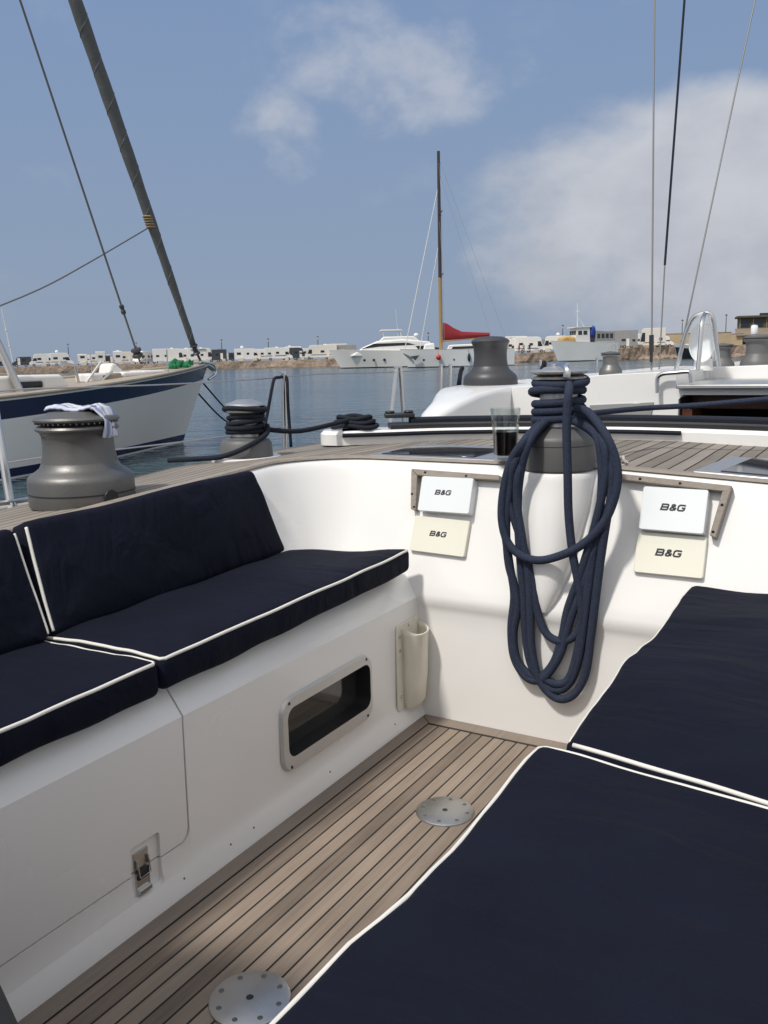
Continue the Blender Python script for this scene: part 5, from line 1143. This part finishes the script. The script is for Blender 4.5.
for px, L_, H, fc, bk, bd, nm, lab in ((92, 4.4, 2.6, 1, 12, VANW, 'van', 'white van in the second row between the low caravan and the end-on motorhomes'), (109.5, 4.2, 2.3, -1, 13, VAND, 'van', 'dark van in the second row between two end-on motorhomes'), (127, 5.6, 3.1, 1, 11, VANW, 'motorhome', 'white motorhome in the second row just left of the inner stay'), (150, 4.6, 2.6, 1, 10, VANG, 'van', 'grey van just right of the inner stay'), (186, 6.0, 3.5, 1, 13, VANW, 'motorhome', 'white motorhome in the second row behind the furled sail'), (230, 4.0, 2.2, 1, 9, VAND, 'van', 'low dark van left of the domed motorhome right of the yacht bow'), (264.5, 5.0, 2.9, -1, 12, VANW, 'motorhome', 'white motorhome in the second row behind a quay lamp'), (291, 5.4, 3.3, 1, 13, VANW, 'motorhome', 'tall white motorhome in the second row behind the dark blue van'), (307, 4.2, 2.7, -1, 11, VANW, 'van', 'white van in the second row right of the dark blue van'), (335, 6.0, 3.6, 1, 13, VANW, 'motorhome', 'tall white motorhome in the second row above the tip of the motor yacht bow'), (498, 4.4, 2.5, 1, 12, VAND, 'van', 'dark van in the second row right of the red sail cover'), (519, 6.2, 3.8, -1, 14, VANW, 'motorhome', 'tall white motorhome in the second row behind the person in red'), (543, 4.6, 3.0, 1, 12, VANG, 'van', 'grey van in the second row left of the trawler bow'), (637, 4.6, 3.2, 1, 9, VANW, 'van', 'white van between the box truck and the lorry'), (664, 4.4, 2.6, -1, 8, VANW, 'van', 'white van just right of the lorry'), (690, 5.2, 3.0, 1, 10, VANW, 'motorhome', 'white motorhome seen through the stainless vent guard'), (22, 4.4, 2.4, 1, 5, VAND, 'van', 'dark van beside the foot of the leaning pole at the left edge')):
    motorhome(px, L_, H, lab, fc, bk, body=bd, name=nm, cat=nm)
# pale blocks standing along the quay edge
for px in (44, 73, 84.5, 96, 107.5, 121, 133, 160, 178, 196, 207, 224, 241, 255, 287, 303, 331, 500, 512, 536, 548, 640, 664):
    p, v = quay(px, 1.6); w_ = random.uniform(.7, 1.3); bm = BM(); box(bm, (0, 0, .45), (w_, .5, random.uniform(.7, 1.0))); o = obj('barrier_block', bm, CONC, bevel=.06); o.location = p+Vector((0, 0, -.1)); o.rotation_euler.z = facing_left(v)+random.uniform(-.2, .2)
    tag(o, 'pale concrete block standing in the row along the quay edge', 'concrete block', 'concrete blocks along the quay edge')
def lamp(px, D, H, label, base=1.2):
    p, v = far(px, D, base); t = thing('street_lamp', label, 'street lamp', p, 0, 'lamps along the quay')
    bm = BM(); lathe(bm, [(.22, 0), (.2, .5), (.1, .7), (.075, H-.9), (.12, H-.85), (.12, H-.8), (0, H-.8)], seg=12); obj('post', bm, IRON, t)
    bm = BM(); lathe(bm, [(.1, H-.8), (.24, H-.25), (.0, H-.25)], seg=8); obj('lantern', bm, CONC, t)
    bm = BM(); lathe(bm, [(.28, H-.25), (.2, H-.1), (.05, H), (0, H+.15)], seg=8); obj('cap', bm, IRON, t)
lamp(69.5, 242, 5., 'thin dark quay lamp beside the domed motorhome at the left')
lamp(137.5, 240, 5., 'thin dark quay lamp left of the inner stay of the left yacht')
lamp(222.5, 224, 5., 'dark quay lamp just right of the bow of the left yacht')
lamp(269, 220, 4.9, 'dark quay lamp in the gap between two white motorhomes')
lamp(318.5, 214, 5., 'dark quay lamp behind the last motorhome before the motor yacht')
lamp(428.5, 204, 5., 'dark quay lamp just left of the tall mast')
lamp(562.5, 206, 5.6, 'dark quay lamp in front of the trawler wheelhouse, seen over its bow', 1.5)
lamp(681.5, 226, 6.2, 'dark quay lamp left of the stainless vent guard', 1.8)
lamp(725, 224, 7.0, 'tall lantern lamp right of the stainless vent guard', 1.8)
# people
def person(px, back, shirt, trousers, label, arm=0.):
    p, v = quay(px, back)
    me = bpy.data.meshes.new('person'); J = [(0, 0, .95), (0, 0, 1.2), (0, 0, 1.42), (0, 0, 1.55), (0, 0, 1.72), (.1, 0, .9), (.12, .03, .48), (.13, 0, .06), (.13, .12, .03), (-.1, 0, .9), (-.13, -.04, .48), (-.12, -.08, .06), (-.12, .04, .03), (.2, 0, 1.4), (.27, .02, 1.12), (.26+arm*.1, .12+arm*.1, .9+arm*.25), (-.2, 0, 1.4), (-.27, .0, 1.12), (-.25, .1, .88)]
    E_ = [(0, 1), (1, 2), (2, 3), (3, 4), (0, 5), (5, 6), (6, 7), (7, 8), (0, 9), (9, 10), (10, 11), (11, 12), (2, 13), (13, 14), (14, 15), (2, 16), (16, 17), (17, 18)]
    RD = [.15, .14, .15, .06, .105, .095, .07, .05, .04, .095, .07, .05, .04, .07, .05, .04, .07, .05, .04]
    me.from_pydata(J, E_, []); o = link(bpy.data.objects.new('person', me))
    sk = o.modifiers.new('skin', 'SKIN'); 
    if not me.skin_vertices: me.attributes.new('skin', 'FLOAT', 'POINT')
    try:
        for i, d in enumerate(me.skin_vertices[0].data): d.radius = (RD[i], RD[i]*.85); d.use_root = (i == 0)
    except Exception: pass
    o.modifiers.new('sub', 'SUBSURF').levels = 1; bpy.context.view_layer.update()
    new = bpy.data.meshes.new_from_object(o.evaluated_get(bpy.context.evaluated_depsgraph_get())); o.modifiers.clear(); o.data = new
    for m_ in (SKIN, shirt, trousers, IRON): new.materials.append(m_)
    for f in new.polygons:
        z = f.center.z; f.material_index = 3 if z > 1.74 or z < .07 else (0 if z > 1.5 or (abs(f.center.x) > .22 and z < 1.1) else (1 if z > .95 else 2)); f.use_smooth = True
    o.location = p; o.scale = (1.12,)*3; o.rotation_euler.z = facing_left(v)+R(random.uniform(-60, 60)); tag(o, label, 'person', 'people on the quay')
person(513, 2.6, NAVYH, IRON, 'person in dark clothes standing leftmost of the group on the quay')
person(519, 2.2, REDB, NAVYH, 'person in a red top standing on the quay')
person(523.6, 2.5, VANG, IRON, 'person in a grey top standing right of the one in red', 1)
person(529.5, 2.2, NAVYH, NAVYH, 'person all in navy standing on the quay in front of the motorhome door')
# leaning white pole on the far quay at the left edge
p, v = quay(14, 6); bm = BM(); lf = Vector((-v.y, v.x, 0)); tube(bm, [p, p+lf*1.6+Vector((0, 0, 14))], lambda t: .16-.09*t, 8)
for k in (.35, .62): tube(bm, [p+(lf*1.6+Vector((0, 0, 14)))*k, p+(lf*1.6+Vector((0, 0, 14)))*(k+.02)], .24, 8)
o = obj('flagpole', bm, VANW); tag(o, 'slim white leaning pole standing on the quay at the left edge', 'pole')
# car at the very left
p, v = quay(1, 4); t = thing('parked_car', 'dark car parked on the quay at the left edge of the picture', 'car', p, facing_left(v), 'vehicles parked on the quay')
lprism(t, 'body', VAND, [(-2.1, .3), (-2.15, .85), (-1.5, .95), (-.9, 1.45), (.5, 1.45), (1.1, .95), (2.0, .82), (2.1, .35)], -.85, .85, bevel=.08)
for s_ in (-1, 1): lprism(t, 'window', TINT, [(-1.3, .98), (-.85, 1.36), (.45, 1.36), (.95, .98)], .84*s_, .87*s_, smooth=0)
for x in (-1.3, 1.3):
    for y in (-.8, .8): wheel(t, x, y, .31)
# timber pavilion at the right edge
p, v = far(737, 236, 1.8); PV = thing('pavilion', 'olive timber pavilion with flat roof above a sloping brown roof at the right edge', 'pavilion', p, facing_left(v)+R(4))
def pbox(name, m, a, b, parent=PV, **k): bm = BM(); box2(bm, a, b); return obj(name, bm, m, parent, **k)
wl_ = pbox('wall', OLIVE, (-22, -7, 0), (-.3, 0, 6.4))
pbox('roof', OLIVE, (-23, -8, 6.4), (.3, .9, 6.9), bevel=.06); pbox('chimney', IRON, (-7, -3, 6.9), (-5, -2, 7.5))
for k in range(7): pbox('window', TINT2, (-2.6-3*k, -.02, 4.2), (-.7-3*k, .06, 5.9), wl_)
for k in range(8): pbox('post', ROOFB, (-.6-3*k, 0, 0), (-.3-3*k, .12, 6.4))
bm = BM(); prism(bm, [(.6, .1, 3.9), (.6, 3.8, 2.3), (.6, 3.8, 2.1), (.6, .1, 3.6)], (-23, 0, 0)); obj('veranda_roof', bm, ROOFB, PV)
pbox('veranda', OLIVE, (-22, 1.2, 0), (0, 1.3, 1.2))
p, v = quay(728, 10); t = thing('garden_wall', 'low sandstone coloured wall left of the pavilion', 'wall', p, facing_left(v))
bm = BM(); box2(bm, (-3.2, -.2, 0), (3.5, .2, 2.6)); obj('wall', bm, TANW, t, bevel=.05); bm = BM(); box2(bm, (-3.3, -.25, 2.6), (3.6, .25, 2.75)); obj('coping', bm, ROOFB, t)
p, v = quay(632, 16); t = thing('garden_wall', 'long tan wall running behind the box truck and the lorry', 'wall', p, facing_left(v))
bm = BM(); box2(bm, (-22, -.2, 0), (3.5, .2, 3.0)); obj('wall', bm, TANW, t, bevel=.05); bm = BM(); box2(bm, (-22.1, -.25, 3.0), (3.6, .25, 3.15)); obj('coping', bm, ROOFB, t)
# tumbled rocks at the foot of the right hand quay
bm = BM()
for k in range(150):
    px = random.uniform(640, 800); p, v = far(px, [D for (q, D, z) in QLINE if q <= px][-1]-random.uniform(-1, 5)); r_ = random.uniform(.5, 1.5); q_ = bmesh.ops.create_icosphere(bm, subdivisions=1, radius=r_)
    for v_ in q_['verts']: v_.co = Vector((v_.co.x*random.uniform(.7, 1.1), v_.co.y*random.uniform(.7, 1.1), v_.co.z*random.uniform(.6, 1.)))+p+Vector((0, 0, -.2))
tag(obj('rubble', bm, QST, smooth=0, kind='stuff'), 'tumbled brown rocks heaped along the foot of the right part of the quay', 'rocks')

# every screw, bolt, post and fitting as an object of its own
for o in [q for q in bpy.data.objects if q.type == 'MESH' and q.name.split('.')[0] in ('bolt', 'screw', 'trim_screw', 'stay_fitting', 'hardtop_post', 'canopy_post', 'tail_light', 'roof_vent', 'header', 'rail', 'stanchion', 'guard_brace', 'latch_plate', 'antenna', 'furler', 'anchor')]:
    bm = BM(); bm.from_mesh(o.data); bm.verts.ensure_lookup_table(); seen = set(); isl = []
    for v in bm.verts:
        if v.index in seen: continue
        st_ = [v]; cur = set()
        while st_:
            q = st_.pop()
            if q.index in cur: continue
            cur.add(q.index); st_ += [e.other_vert(q) for e in q.link_edges if e.other_vert(q).index not in cur]
        seen |= cur; isl.append(cur)
    nm = o.name.split('.')[0]
    if len(isl) > 1 and nm not in ('stanchion', 'furler', 'anchor', 'latch_plate', 'guard_brace', 'antenna'):
        for cur in isl[1:]:
            b2 = bm.copy(); bmesh.ops.delete(b2, geom=[v for v in b2.verts if v.index not in cur], context='VERTS')
            me = bpy.data.meshes.new(nm); b2.to_mesh(me); b2.free()
            for m_ in o.data.materials: me.materials.append(m_)
            n_ = link(bpy.data.objects.new(nm, me)); n_.parent = o.parent
            for md in o.modifiers:
                if md.type == 'BEVEL':
                    k = n_.modifiers.new('edge', 'BEVEL'); k.width = md.width; k.segments = md.segments; k.limit_method = 'ANGLE'; k.angle_limit = md.angle_limit
        bmesh.ops.delete(bm, geom=[v for v in bm.verts if v.index not in isl[0]], context='VERTS'); bm.to_mesh(o.data)
    bm.free()
